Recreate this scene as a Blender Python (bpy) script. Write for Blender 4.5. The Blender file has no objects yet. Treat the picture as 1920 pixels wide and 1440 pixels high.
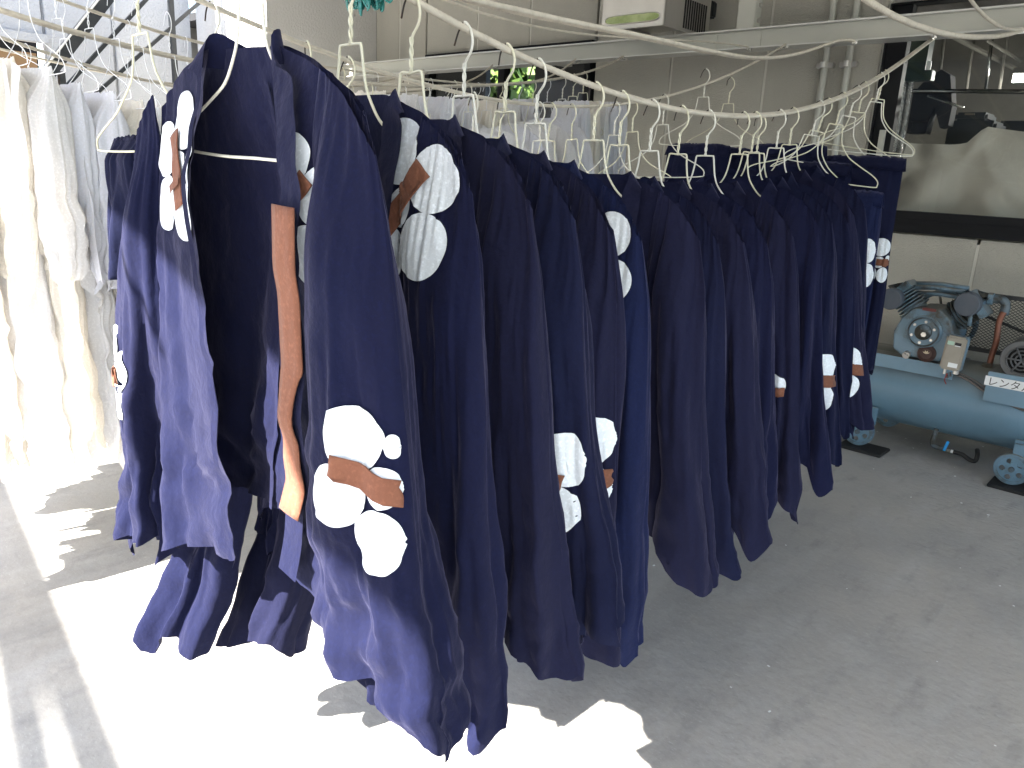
import bpy, bmesh, math, random
import numpy as np
from math import sin, cos, pi, radians, sqrt, atan2
from mathutils import Vector, Matrix
from mathutils.bvhtree import BVHTree

S = bpy.context.scene
COL = S.collection
# ------------------------------------------------------------------ camera
F, PITCH, YAW, ROLL, H = 1450.0, radians(15.4), radians(42), radians(2.8), 1.5
fw = Vector((-sin(YAW)*cos(PITCH), cos(YAW)*cos(PITCH), -sin(PITCH)))
r0 = Vector((cos(YAW), sin(YAW), 0)); u0 = r0.cross(fw)
rt = r0*cos(ROLL) + u0*sin(ROLL); up = rt.cross(fw)
CP = Vector((0, 0, H))
cd = bpy.data.cameras.new('camera'); cam = bpy.data.objects.new('camera', cd); COL.objects.link(cam)
M = Matrix((rt, up, -fw)).transposed().to_4x4(); M.translation = CP
cam.matrix_world = M
cd.sensor_fit = 'HORIZONTAL'; cd.sensor_width = 36; cd.lens = 36*F/1920
cd.clip_start = 0.05; cd.clip_end = 600
S.camera = cam
def at(x, y, ax, v):
    d = fw + rt*((x-960)/F) - up*((y-720)/F)
    t = (v - CP[ax])/d[ax]
    return CP + d*t
# ------------------------------------------------------------------ light
SX, SC = 0.14, 1.12                        # light travels +Y, a little +X ; horizontal run per unit drop
w = bpy.data.worlds.new('World'); S.world = w; w.use_nodes = True
nt = w.node_tree; bg = nt.nodes['Background']
sky = nt.nodes.new('ShaderNodeTexSky'); sky.sky_type = 'NISHITA'; sky.sun_disc = False
EL = math.atan(1/(SC*sqrt(1+SX*SX)))
sky.sun_elevation = EL; sky.sun_rotation = atan2(-SX, -1) % (2*pi)
nt.links.new(sky.outputs[0], bg.inputs[0]); bg.inputs[1].default_value = 0.11
sl = bpy.data.lights.new('sun', 'SUN'); so = bpy.data.objects.new('sun', sl); COL.objects.link(so)
sl.energy = 5.0; sl.angle = radians(0.55); sl.color = (1.0, 0.95, 0.88)
so.rotation_euler = Vector((SC*SX, SC, -1)).to_track_quat('-Z', 'Y').to_euler()
so.location = (-3, -8, 9)
S.view_settings.view_transform = 'Standard'; S.view_settings.look = 'None'
S.view_settings.gamma = 1; S.view_settings.use_curve_mapping = False
S.view_settings.exposure = 3.08

# ------------------------------------------------------------------ materials
def mat(name, base, rough=0.6, metal=0.0, bump=None, mix=None, sheen=0, spec=None, trans=0, coat=0, extra=None, coords='Object'):
    m = bpy.data.materials.new(name); m.use_nodes = True
    n = m.node_tree.nodes; l = m.node_tree.links; b = n['Principled BSDF']
    b.inputs['Base Color'].default_value = (*base, 1); b.inputs['Roughness'].default_value = rough
    b.inputs['Metallic'].default_value = metal
    if sheen: b.inputs['Sheen Weight'].default_value = sheen; b.inputs['Sheen Roughness'].default_value = 0.45
    if spec is not None: b.inputs['Specular IOR Level'].default_value = spec
    if trans: b.inputs['Transmission Weight'].default_value = trans
    if coat: b.inputs['Coat Weight'].default_value = coat
    tc = n.new('ShaderNodeTexCoord')
    src = tc.outputs[coords]
    if mix:      # list of (color2, scale, lo, hi, detail, stretch)
        col = None
        for (c2, sc, lo, hi, det, st) in mix:
            mp = n.new('ShaderNodeMapping'); l.new(src, mp.inputs[0]); mp.inputs['Scale'].default_value = st
            no = n.new('ShaderNodeTexNoise'); no.inputs['Scale'].default_value = sc; no.inputs['Detail'].default_value = det
            no.inputs['Roughness'].default_value = 0.62
            l.new(mp.outputs[0], no.inputs[0])
            mr = n.new('ShaderNodeMapRange'); mr.inputs[1].default_value = lo; mr.inputs[2].default_value = hi
            l.new(no.outputs[0], mr.inputs[0])
            mx = n.new('ShaderNodeMix'); mx.data_type = 'RGBA'
            l.new(mr.outputs[0], mx.inputs[0])
            if col is None: mx.inputs[6].default_value = (*base, 1)
            else: l.new(col, mx.inputs[6])
            mx.inputs[7].default_value = (*c2, 1); col = mx.outputs[2]
        l.new(col, b.inputs['Base Color'])
    if bump:     # list of (scale, distance, detail, stretch)
        prev = None
        for (sc, dist, det, st) in bump:
            mp = n.new('ShaderNodeMapping'); l.new(src, mp.inputs[0]); mp.inputs['Scale'].default_value = st
            no = n.new('ShaderNodeTexNoise'); no.inputs['Scale'].default_value = sc; no.inputs['Detail'].default_value = det
            l.new(mp.outputs[0], no.inputs[0])
            bp = n.new('ShaderNodeBump'); bp.inputs['Strength'].default_value = 1; bp.inputs['Distance'].default_value = dist
            l.new(no.outputs[0], bp.inputs['Height'])
            if prev: l.new(prev, bp.inputs['Normal'])
            prev = bp.outputs[0]
        l.new(prev, b.inputs['Normal'])
    return m
I1 = (1, 1, 1)
def cloth(name, base, c2, sheen=0.10, rough=0.85, wr=0.008):
    return mat(name, base, rough, mix=[(c2, 5, .35, .7, 4, (1, 1, .5)), (tuple(c*1.25 for c in base), 160, .5, .75, 2, I1)],
               bump=[(7, wr*1.9, 3, (1, 1, .4)), (19, wr*.8, 4, (1, 1, .75)), (60, wr*.16, 3, (1, 1, 1)), (700, .0003, 1, I1)], sheen=sheen, spec=.2)
NAVY = [cloth('navy_cotton', (.0052, .0068, .0255), (.0066, .0075, .0235), .10),
        cloth('navy_cotton_dark', (.0048, .0068, .0238), (.0064, .0075, .0228), .09),
        cloth('navy_cotton_faded', (.0070, .0080, .0248), (.0084, .0090, .0240), .09),
        cloth('navy_cotton_blue', (.0056, .0092, .036), (.0064, .0095, .032), .09)]
for mm in NAVY: mm.node_tree.nodes['Principled BSDF'].inputs['Specular IOR Level'].default_value = .08; mm.node_tree.nodes['Principled BSDF'].inputs['Sheen Tint'].default_value = (.62, .60, .95, 1)
M_crest = cloth('white_print', (.62, .66, .70), (.58, .62, .66), .02, .8, .003)
M_strap = cloth('brown_cotton', (.17, .070, .042), (.13, .052, .032), .05)
M_white = [cloth('white_cotton', (.78, .79, .82), (.66, .68, .73), .2, .9, .008),
           cloth('cream_cotton', (.80, .77, .71), (.76, .72, .65), .2, .9, .008),
           cloth('bluish_white_cotton', (.66, .69, .80), (.70, .72, .78), .2, .9, .008)]
for mm in M_white:          # thin fabric lets light through
    n = mm.node_tree.nodes; l = mm.node_tree.links; b = n['Principled BSDF']
    tr = n.new('ShaderNodeBsdfTranslucent'); tr.inputs[0].default_value = (.8, .76, .70, 1)
    ms = n.new('ShaderNodeMixShader'); ms.inputs[0].default_value = .4
    l.new(b.outputs[0], ms.inputs[1]); l.new(tr.outputs[0], ms.inputs[2]); l.new(ms.outputs[0], n['Material Output'].inputs[0])
M_rope = mat('cotton_rope', (.50, .46, .385), .9, mix=[((.40, .36, .30), 25, .45, .75, 3, I1)])
M_wire = mat('cream_plastic_wire', (.62, .60, .46), .38, mix=[((.50, .45, .31), 14, .5, .8, 3, I1)])
M_wirew = mat('white_plastic_wire', (.64, .63, .56), .38, mix=[((.55, .53, .45), 14, .5, .8, 3, I1)])
M_tip = mat('bare_dark_wire', (.035, .03, .028), .5, .6, mix=[((.10, .06, .04), 60, .5, .7, 3, I1)])
M_thin = mat('thin_white_wire', (.75, .76, .78), .35)
M_conc = mat('concrete_floor', (.395, .378, .348), .72,
             mix=[((.29, .292, .287), 1.1, .42, .72, 9, (1, 1, 1)), ((.43, .425, .41), 2.6, .5, .78, 9, (2.4, 1, 1)),
                  ((.25, .247, .238), 5, .54, .80, 14, (2.0, .7, 1)), ((.46, .455, .44), 55, .58, .74, 5, (1, 3, 1)), ((.22, .215, .20), .9, .55, .70, 10, (1, .5, 1)), ((.26, .255, .245), 70, .56, .78, 6, (1, 5, 1))],
             bump=[(30, .004, 8, (1, 1, 1)), (4, .006, 6, I1)])
M_seam = mat('panel_sealant', (.58, .57, .51), .8)
M_panel = mat('wall_panel_paint', (.42, .405, .35), .85, mix=[((.37, .357, .31), 2.2, .4, .75, 6, (1, 1, .4)), ((.33, .32, .28), 210, .52, .68, 3, I1)], bump=[(160, .007, 3, I1), (45, .003, 2, I1)])
M_stucco = mat('stucco_paint', (.42, .425, .43), .88, mix=[((.37, .375, .38), 1.6, .4, .75, 6, (1, 1, .4))], bump=[(45, .012, 3, I1), (150, .003, 2, I1)])
M_beam = mat('painted_steel', (.42, .42, .37), .42, mix=[((.37, .37, .325), 4, .45, .8, 6, (.3, 1, 1))])
M_stucco2 = mat('stucco_paint_grey', (.53, .525, .51), .88, mix=[((.48, .48, .46), 1.6, .4, .75, 6, (1, 1, .4))], bump=[(45, .008, 3, I1), (150, .003, 2, I1)])
M_edge = mat('bright_flange', (.55, .55, .52), .35, .3)
M_black = mat('black_steel', (.012, .015, .018), .4, mix=[((.03, .032, .035), 6, .5, .8, 5, I1)])
M_frame = mat('black_aluminium', (.007, .0075, .009), .6, spec=.2)
M_roof = mat('canopy_sheet', (.62, .62, .60), .6)
M_galv = mat('stainless_box', (.55, .53, .50), .32, .75, mix=[((.48, .46, .43), 5, .4, .8, 5, (1, 1, .3))])
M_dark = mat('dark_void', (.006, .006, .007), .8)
M_blue = mat('compressor_blue_paint', (.125, .205, .27), .45, mix=[((.10, .16, .20), 6, .45, .7, 8, I1), ((.055, .05, .04), 9, .49, .66, 10, I1)], bump=[(40, .001, 4, I1)])
M_bluec = mat('tank_blue_paint', (.13, .235, .32), .42, mix=[((.11, .19, .25), 3, .4, .7, 8, I1)], bump=[(30, .0006, 4, I1)])
def dust(m):    # settled dust on upward faces (it stays when the light moves)
    n = m.node_tree.nodes; l = m.node_tree.links; b = n['Principled BSDF']
    lk = b.inputs['Base Color'].links[0].from_socket
    g = n.new('ShaderNodeNewGeometry'); sx = n.new('ShaderNodeSeparateXYZ'); l.new(g.outputs['Normal'], sx.inputs[0])
    mr = n.new('ShaderNodeMapRange'); mr.inputs[1].default_value = .25; mr.inputs[2].default_value = .9; mr.inputs[4].default_value = .85
    l.new(sx.outputs[2], mr.inputs[0])
    mx = n.new('ShaderNodeMix'); mx.data_type = 'RGBA'; mx.inputs[7].default_value = (.165, .155, .125, 1)
    l.new(mr.outputs[0], mx.inputs[0]); l.new(lk, mx.inputs[6]); l.new(mx.outputs[2], b.inputs['Base Color'])
dust(M_bluec); dust(M_blue)
M_grease = mat('oily_cast_iron', (.035, .034, .028), .55, mix=[((.09, .12, .14), 14, .48, .6, 6, I1)], bump=[(60, .002, 4, I1)])
M_copper = mat('rusty_copper_pipe', (.20, .075, .045), .5, .2, mix=[((.10, .05, .035), 14, .45, .7, 6, I1)])
M_beige = mat('beige_plastic_box', (.27, .245, .20), .5, mix=[((.22, .20, .165), 10, .5, .8, 5, I1)])
M_label = mat('label_white', (.70, .72, .72), .5)
M_ink = mat('label_ink', (.012, .012, .014), .5)
M_green = mat('label_green', (.35, .50, .40), .5)
M_rubber = mat('black_rubber', (.012, .012, .012), .75)
M_lever = mat('blue_valve_lever', (.02, .27, .62), .4)
M_brass = mat('dull_brass', (.16, .14, .11), .45, .6)
M_motor = mat('grey_motor_paint', (.075, .08, .085), .45)
M_filter = mat('filter_cap_paint', (.06, .075, .095), .6, mix=[((.09, .10, .12), 8, .45, .75, 6, I1)])
M_cable = mat('grey_cable', (.13, .12, .115), .5)
M_red = mat('red_wire', (.30, .03, .02), .5)
M_peg = mat('turquoise_peg_plastic', (.03, .25, .23), .25, trans=.35)
M_int = mat('interior_wall', (.19, .18, .155), .85, mix=[((.12, .115, .10), 1.5, .4, .7, 4, I1)])
M_intd = mat('interior_machine', (.015, .018, .020), .5)
M_steel = mat('chrome_pipe', (.5, .5, .48), .22, 1)
M_foil = mat('foil_duct', (.55, .55, .55), .25, 1, bump=[(60, .012, 4, (1, 1, 2.5))])
M_jacket = mat('black_jacket', (.010, .010, .012), .9)
M_sheet = mat('grey_dust_sheet', (.43, .405, .36), .7, mix=[((.36, .34, .30), 3, .4, .7, 5, I1)], bump=[(14, .004, 3, (1, 1, .5))])
M_greenp = mat('dark_green_metal', (.012, .03, .022), .5)
M_board = mat('brown_board', (.22, .13, .06), .8)
M_leaf = mat('foliage', (.07, .13, .02), .6, mix=[((.12, .19, .03), 3, .4, .7, 4, I1)])
M_bark = mat('bark', (.08, .06, .04), .9, bump=[(30, .02, 5, I1)])
M_asph = mat('yard_asphalt', (.10, .10, .10), .9, mix=[((.14, .14, .135), 3, .4, .7, 8, I1)])
mg = bpy.data.materials.new('window_glass'); mg.use_nodes = True
b = mg.node_tree.nodes['Principled BSDF']; b.inputs['Base Color'].default_value = (.9, .92, .92, 1)
b.inputs['Roughness'].default_value = .02; b.inputs['Transmission Weight'].default_value = 1; b.inputs['IOR'].default_value = 1.1
gl = mg.node_tree.nodes.new('ShaderNodeBsdfGlossy'); gl.inputs['Roughness'].default_value = .015
tp = mg.node_tree.nodes.new('ShaderNodeBsdfTransparent'); tp.inputs[0].default_value = (.95, .96, .95, 1)
fr = mg.node_tree.nodes.new('ShaderNodeFresnel'); fr.inputs[0].default_value = 1.5
ms = mg.node_tree.nodes.new('ShaderNodeMixShader'); L_ = mg.node_tree.links
geo_ = mg.node_tree.nodes.new('ShaderNodeNewGeometry'); mu_ = mg.node_tree.nodes.new('ShaderNodeMath'); mu_.operation = 'SUBTRACT'; mu_.use_clamp = True
L_.new(fr.outputs[0], mu_.inputs[0]); L_.new(geo_.outputs['Backfacing'], mu_.inputs[1]); L_.new(mu_.outputs[0], ms.inputs[0]); L_.new(tp.outputs[0], ms.inputs[1]); L_.new(gl.outputs[0], ms.inputs[2])
L_.new(ms.outputs[0], mg.node_tree.nodes['Material Output'].inputs[0])
ml = bpy.data.materials.new('lit_tube'); ml.use_nodes = True
bb = ml.node_tree.nodes['Principled BSDF']; bb.inputs['Emission Color'].default_value = (1, .98, .92, 1); bb.inputs['Emission Strength'].default_value = 22

# ------------------------------------------------------------------ object helpers
def link(name, me, m=None, parent=None, smooth=False):
    o = bpy.data.objects.new(name, me); COL.objects.link(o)
    if m: me.materials.append(m)
    if smooth: me.polygons.foreach_set('use_smooth', [True]*len(me.polygons))
    if parent: o.parent = parent
    return o
def tag(o, label, cat, group=None, kind=None):
    if label: o['label'] = label
    if cat: o['category'] = cat
    if group: o['group'] = group
    if kind: o['kind'] = kind
    return o
def empty(name, loc=(0, 0, 0), rz=0):
    o = bpy.data.objects.new(name, None); COL.objects.link(o); o.location = loc; o.rotation_euler[2] = rz
    o.empty_display_size = .05
    return o
def thing(name, label, cat, loc=(0, 0, 0), rz=0, group=None):
    return tag(empty(name, loc, rz), label, cat, group)
def copy_tree(o, parent=None):
    c = o.copy(); COL.objects.link(c)
    if parent: c.parent = parent
    for ch in list(o.children): copy_tree(ch, c)
    return c
class MB:
    def __init__(s): s.v = []; s.f = []
    def add(s, v, f):
        k = len(s.v); s.v += [tuple(p) for p in v]; s.f += [tuple(i+k for i in q) for q in f]; return s
    def box(s, c, d, R=None, bev=0):
        x, y, z = [q/2 for q in d]; c = Vector(c)
        bm = bmesh.new(); bmesh.ops.create_cube(bm, size=1)
        for v in bm.verts: v.co = Vector((v.co.x*d[0], v.co.y*d[1], v.co.z*d[2]))
        if bev: bmesh.ops.bevel(bm, geom=bm.edges[:], offset=bev, segments=2, affect='EDGES')
        bm.verts.ensure_lookup_table()
        vs = [(R @ v.co if R else v.co) + c for v in bm.verts]
        for i, v in enumerate(bm.verts): v.index = i
        fs = [[v.index for v in f.verts] for f in bm.faces]; bm.free()
        return s.add(vs, fs)
    def span(s, a, b, bev=0):
        return s.box([(a[i]+b[i])/2 for i in range(3)], [abs(b[i]-a[i]) for i in range(3)], bev=bev)
    def cyl(s, a, b, r, n=20, r2=None, cap=True):
        a = Vector(a); b = Vector(b); d = (b-a).normalized()
        t = Vector((0, 0, 1)) if abs(d.z) < .9 else Vector((1, 0, 0))
        e1 = d.cross(t).normalized(); e2 = d.cross(e1); r2 = r if r2 is None else r2
        v = [a+(e1*cos(2*pi*i/n)+e2*sin(2*pi*i/n))*r for i in range(n)] + [b+(e1*cos(2*pi*i/n)+e2*sin(2*pi*i/n))*r2 for i in range(n)]
        f = [(i, i+n, (i+1) % n+n, (i+1) % n) for i in range(n)]
        if cap: f += [tuple(range(n)), tuple(range(2*n-1, n-1, -1))]
        return s.add(v, f)
    def lathe(s, a, d, prof, n=28):      # prof: (t along axis, radius)
        a = Vector(a); d = Vector(d).normalized(); t = Vector((0, 0, 1)) if abs(d.z) < .9 else Vector((1, 0, 0))
        e1 = d.cross(t).normalized(); e2 = d.cross(e1); v = []; f = []
        for (q, r) in prof: v += [a+d*q+(e1*cos(2*pi*i/n)+e2*sin(2*pi*i/n))*max(r, 1e-5) for i in range(n)]
        for k in range(len(prof)-1):
            f += [(k*n+i, (k+1)*n+i, (k+1)*n+(i+1) % n, k*n+(i+1) % n) for i in range(n)]
        return s.add(v, f)
    def tube(s, pts, r, n=8, closed=False, cap=True):
        P = [Vector(p) for p in pts]; N = len(P)
        R = r if hasattr(r, '__len__') else [r]*N
        T = []
        for i in range(N):
            a = P[i-1] if (i or closed) else P[0]; c = P[(i+1) % N] if (i < N-1 or closed) else P[-1]
            T.append((c-a).normalized())
        nrm = T[0].cross(Vector((.31, .2, .93)));
        nrm = nrm.normalized() if nrm.length > .01 else Vector((1, 0, 0))
        v = []; f = []
        for i in range(N):
            nrm = (nrm - T[i]*nrm.dot(T[i])).normalized(); bn = T[i].cross(nrm)
            v += [P[i]+(nrm*cos(2*pi*k/n)+bn*sin(2*pi*k/n))*R[i] for k in range(n)]
        for i in range(N if closed else N-1):
            j = (i+1) % N
            f += [(i*n+k, i*n+(k+1) % n, j*n+(k+1) % n, j*n+k) for k in range(n)]
        if cap and not closed: f += [tuple(range(n-1, -1, -1)), tuple((N-1)*n+k for k in range(n))]
        return s.add(v, f)
    def build(s, name, m, parent=None, smooth=False, origin=None, sharp=None):
        me = bpy.data.meshes.new(name)
        v = s.v if origin is None else [tuple(Vector(p)-Vector(origin)) for p in s.v]
        me.from_pydata(v, [], s.f); me.update()
        o = link(name, me, m, parent, smooth)
        if smooth and sharp: me.set_sharp_from_angle(angle=radians(sharp))
        if origin is not None: o.location = origin
        return o
def crom(P, n):
    P = [Vector(p) for p in P]; P = [P[0]*2-P[1]]+P+[P[-1]*2-P[-2]]; out = []
    for i in range(1, len(P)-2):
        for k in range(n):
            t = k/n; a, b_, c, d = P[i-1:i+3]
            out.append(.5*((2*b_)+(c-a)*t+(2*a-5*b_+4*c-d)*t*t+(3*b_-a-3*c+d)*t**3))
    out.append(P[-2]); return out
def vn(x, y, seed):        # smooth value noise, arrays in, -1..1 out
    rs = np.random.RandomState(seed); T = rs.rand(64, 64)*2-1
    x = np.asarray(x, float); y = np.asarray(y, float)
    xi = np.floor(x).astype(int); yi = np.floor(y).astype(int); a = x-xi; b_ = y-yi
    a = a*a*(3-2*a); b_ = b_*b_*(3-2*b_)
    g = lambda i, j: T[i % 64, j % 64]
    return (g(xi, yi)*(1-a)+g(xi+1, yi)*a)*(1-b_)+(g(xi, yi+1)*(1-a)+g(xi+1, yi+1)*a)*b_
def grid_obj(name, X, Y, Z, m, parent, wrap=False, solid=.0016, sub=0):
    R, C = X.shape
    me = bpy.data.meshes.new(name)
    v = np.stack([X, Y, Z], -1).reshape(-1, 3)
    f = []
    CC = C if wrap else C-1
    for i in range(R-1):
        for j in range(CC): f.append((i*C+j, i*C+(j+1) % C, (i+1)*C+(j+1) % C, (i+1)*C+j))
    me.from_pydata(v.tolist(), [], f); me.update()
    o = link(name, me, m, parent, True)
    if solid:
        md = o.modifiers.new('thickness', 'SOLIDIFY'); md.thickness = solid; md.offset = 0
    return o
def sst(x, a, b_): t = np.clip((x-a)/(b_-a), 0, 1); return t*t*(3-2*t)

# ------------------------------------------------------------------ the ground
g = MB(); g.add([(-300, -300, -.01), (300, -300, -.01), (300, 300, -.01), (-300, 300, -.01)], [(0, 1, 2, 3)])
o = g.build('ground', M_asph); o['kind'] = 'structure'
g = MB(); g.add([(-14, -5, 0), (8, -5, 0), (8, 5.4, 0), (-14, 5.4, 0)], [(0, 1, 2, 3)])
o = g.build('concrete_floor', M_conc); o['kind'] = 'structure'
# ------------------------------------------------------------------ back wall of panels
WY = 5.4
wall = thing('panel_wall', 'tall off white wall of rough panels behind the drying ropes', 'wall', (0, WY, 0))
def panel(x0, x1, z0, z1, parent=wall, m=M_panel, y=WY):
    g = MB(); g.span((x0+.009, 0, z0+.004), (x1-.009, .1, z1-.004), bev=.003)
    return g.build('panel', m, parent)
g = MB(); g.span((-7, .007, 0), (-6.225, .09, 6)).span((-6.2, .007, 0), (-4.14, .09, 1.5)).span((-6.2, .007, 2.55), (-4.14, .09, 6)).span((-4.12, .007, 0), (-1.865, .09, 6)).span((-1.86, .007, 0), (5, .09, 1.2)).span((-1.86, .007, 2.62), (5, .09, 6))
g.build('sealant', M_seam, wall)
for x0, x1 in ((-7, -6.62), (-6.62, -6.21)): panel(x0, x1, 0, 2.5); panel(x0, x1, 2.5, 5.9)
for x0, x1 in ((-6.2, -5.5), (-5.5, -4.85), (-4.85, -4.13)): panel(x0, x1, 0, 1.5); panel(x0, x1, 2.55, 5.9)
for x0, x1 in ((-4.12, -3.4), (-3.4, -2.64), (-2.64, -1.87)): panel(x0, x1, 0, 5.9)
for x0, x1 in ((-1.86, -1.128), (-1.128, -.4), (-.4, .33), (.33, 1.1), (1.1, 2.0)): panel(x0, x1, 0, 1.235); panel(x0, x1, 2.62, 5.9)
# conduits
for k, (xa, xb) in enumerate(((-2.06, -2.04), (-2.21, -2.2))):
    t = thing('wall_conduit', ['painted pipe running up the wall nearest the big window', 'painted pipe running up the wall, second from the big window'][k], 'pipe', (xa, WY-.04, 0), group='pipes on the wall')
    g = MB(); g.cyl((0, 0, .9), (0, 0, 3.2), .021, 16); g.build('pipe', M_beam, t, True, sharp=40)
    for z in (2.26, 1.1):
        g = MB(); g.span((-.055, -.008, z-.016), (.055, .036, z+.016), .004).cyl((0, -.03, z-.018), (0, -.03, z+.018), .02, 12)
        g.build('clamp', M_galv, t)
# ------------------------------------------------------------------ wing wall, left wall
t = thing('wing_wall', 'thick rough stucco wing wall with one sunlit and one shaded side', 'wall')
g = MB(); g.span((-8.35, 4.12, 0), (-7.0, 5.42, 6), bev=.02); g.build('stucco_block', M_stucco2, t)
t = thing('side_wall', 'rough white side wall of big panels behind the black stair', 'wall')
ys = [-1.2, 1.0, 1.95, 2.7, 3.31, 4.1]
for a, b_ in zip(ys[:-1], ys[1:]):
    g = MB()
    if a == 1.95:
        g.span((-8.5, a+.012, 0), (-8.4, b_-.012, 1.9), bev=.006); g.span((-8.5, a+.012, 2.5), (-8.4, b_-.012, 6), bev=.006)
    else: g.span((-8.5, a+.012, 0), (-8.4, b_-.012, 6), bev=.006)
    g.build('panel', M_stucco, t)
g = MB(); g.span((-8.52, -1.2, 0), (-8.43, 1.95, 6)).span((-8.52, 2.7, 0), (-8.43, 4.1, 6)); g.build('sealant', M_stucco, t)
g = MB(); g.span((-8.9, 1.9, 1.85), (-8.8, 2.75, 2.55)); g.build('recess', M_dark, t)
g = MB(); g.span((-8.6, 1.95, 1.93), (-8.42, 2.62, 2.33)); g.build('shutter_box', M_board, t)
g = MB(); g.span((-8.42, 1.93, 2.42), (-8.36, 2.72, 2.5), .005); g.build('lintel', M_stucco, t)
# stair
t = thing('metal_stair', 'black steel stair with sloping stringer and handrails on the side wall', 'stair')
def bar(a, b_, r, m, name, flat=None):
    a = Vector(a); b_ = Vector(b_); d = b_-a; L = d.length
    R = d.to_track_quat('Y', 'Z').to_matrix()
    g = MB(); g.box((a+b_)/2, (flat or r, L, r), R); return g.build(name, m, t)
X = -7.85
def ext(p, q, k0=1.0, k1=1.0): d = q-p; return p-d*k0, q+d*k1
for nm, (pa, pb), th, fl in (('stringer', ((112, 109), (197, 0)), .105, .06), ('handrail', ((140, 145), (262, 12)), .032, .032), ('handrail', ((192, 165), (345, 30)), .03, .03)):
    A, B = ext(at(*pa, 0, X), at(*pb, 0, X), .9, 1.0)
    bar(A, B, th, M_black, nm, fl)
    if nm == 'stringer': bar(A+Vector((0, -.012, .058)), B+Vector((0, -.012, .058)), .012, M_edge, 'top_flange', .08)
p = at(322, 40, 0, X); bar((X, p.y, 1.6), (X, p.y, 3.6), .045, M_black, 'newel_post')
p = at(115, 140, 0, X); bar((X, p.y, .0), (X, p.y, 2.15), .05, M_black, 'newel_post')
# ------------------------------------------------------------------ beam
BY = 4.98
t = thing('steel_beam', 'long painted steel beam the drying ropes are tied under', 'beam', (0, BY, 2.33))
g = MB(); g.span((-7.2, .0, .008), (3, .10, .112)); g.build('web', M_beam, t)
g = MB(); g.span((-7.2, -.035, 0), (3, .12, .008)); g.build('bottom_flange', M_edge, t)
g = MB(); g.span((-7.2, -.035, .112), (3, .12, .121)); g.build('top_flange', M_edge, t)
g = MB()
for x in (-2.93, -2.62): g.span((x-.13, -.006, .014), (x+.13, 0, .108))
g.build('splice_plate', M_beam, t)
g = MB(); g.span((-2.66, -.03, .121), (-2.54, .06, .9), .004); g.build('hanger_post', M_beam, t)
g = MB()
for z in (.17, .26, .42):
    g.cyl((-2.54, .02, z), (-2.52, .02, z), .013, 6)
g.build('bolt', M_galv, t)
g = MB(); g.span((-1.74, .18, .36-.02), (3, .40, .6)); g.build('shutter_box', M_beam, t)
# brackets from beam to wall
g = MB()
for x in (-6.6, -4.4, 0): g.span((x-.04, .12, .03), (x+.04, .42, .1))
g.build('wall_bracket', M_beam, t)
# ------------------------------------------------------------------ canopy over the yard (casts the shade)
t = thing('canopy_roof', 'flat canopy roof over the drying ropes', 'roof')
P = [(-6.99, 5.4), (-6.99, -.2), (-2.8, -1.28), (-1.886, -1.545), (-1.40, -1.76), (-1.30, -2.03), (-.99, -2.12), (.5, -3.1), (6, -3.1), (6, 5.4)]
n = len(P); g = MB(); g.add([(x, y, 3.3) for x, y in P]+[(x, y, 3.4) for x, y in P], [tuple(range(n))[::-1], tuple(range(n, 2*n))]+[(i, (i+1) % n, (i+1) % n+n, i+n) for i in range(n)])
g.build('roof_sheet', M_roof, t)
g = MB()
for x in (-6, -4.2, -2.4, .2, 2.5): g.span((x-.04, -1, 3.2), (x+.04, 5.35, 3.298))
g.build('rafter', M_beam, t)
g = MB()
for x, y in ((-6.7, 0), (5.6, -2.9), (2.8, -2.9)): g.span((x-.05, y-.05, 0), (x+.05, y+.05, 3.3))
g.build('post', M_beam, t)
t = thing('yard_pergola', 'tall steel frame of parallel rails over the open yard', 'pergola')
for a, b_, r in (((-2.94, -2.67), (-2.28, -2.77), .058), ((-3.03, -2.76), (-2.39, -2.885), .05)):
    a = Vector((*a, 2.95)); b_ = Vector((*b_, 2.95)); d = (b_-a).normalized()
    A = a-d*3.2; B = b_+d*2.0
    bar(A, B, r, M_black, 'rail')
bar((-2.99, -2.66, 2.95), (-3.05, -2.80, 2.95), .03, M_black, 'cross_bar')
bar((-6.1, -2.2, 0), (-6.1, -2.2, 2.95), .06, M_black, 'post'); bar((-.4, -3.1, 0), (-.4, -3.1, 2.95), .06, M_black, 'post')
# ------------------------------------------------------------------ windows
def window(name, label, x0, x1, z0, z1, fr, sillh=0):
    t = thing(name, label, 'window', (0, WY, 0))
    g = MB(); g.span((x0, -.03, z0-sillh), (x1, .07, z0+fr)); g.span((x0, -.03, z1-fr), (x1, .07, z1)); g.span((x0, -.03, z0+fr), (x0+fr, .07, z1-fr)); g.span((x1-fr, -.03, z0+fr), (x1, .07, z1-fr))
    g.build('frame', M_frame, t)
    if sillh: g = MB(); g.span((x0, -.045, z0-sillh*.5), (x1, -.03, z0-sillh*.5+.02)); g.build('sill_rib', M_frame, t)
    g = MB(); g.span((x0+fr, .03, z0+fr), (x1-fr, .034, z1-fr)); g.build('pane', mg, t)
    return t
wt = window('wide_window', 'long black framed window looking into the dim workroom', -1.858, 2.2, 1.36, 2.60, .012, .12)
g = MB(); g.span((-1.845, -.01, 1.37), (-1.73, .06, 2.59)); g.build('stile', M_frame, wt)
g = MB(); g.span((-1.80, -.03, 1.60), (-1.765, -.012, 1.86)); g.build('pull_handle', M_beam, wt)
wt = window('dark_window', 'dark window with a green tree showing in it behind the white laundry', -6.19, -4.15, 1.5, 2.55, .06)
g = MB(); g.span((-5.2, -.02, 1.5), (-5.12, .06, 2.55)); g.build('mullion', M_frame, wt)
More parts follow.
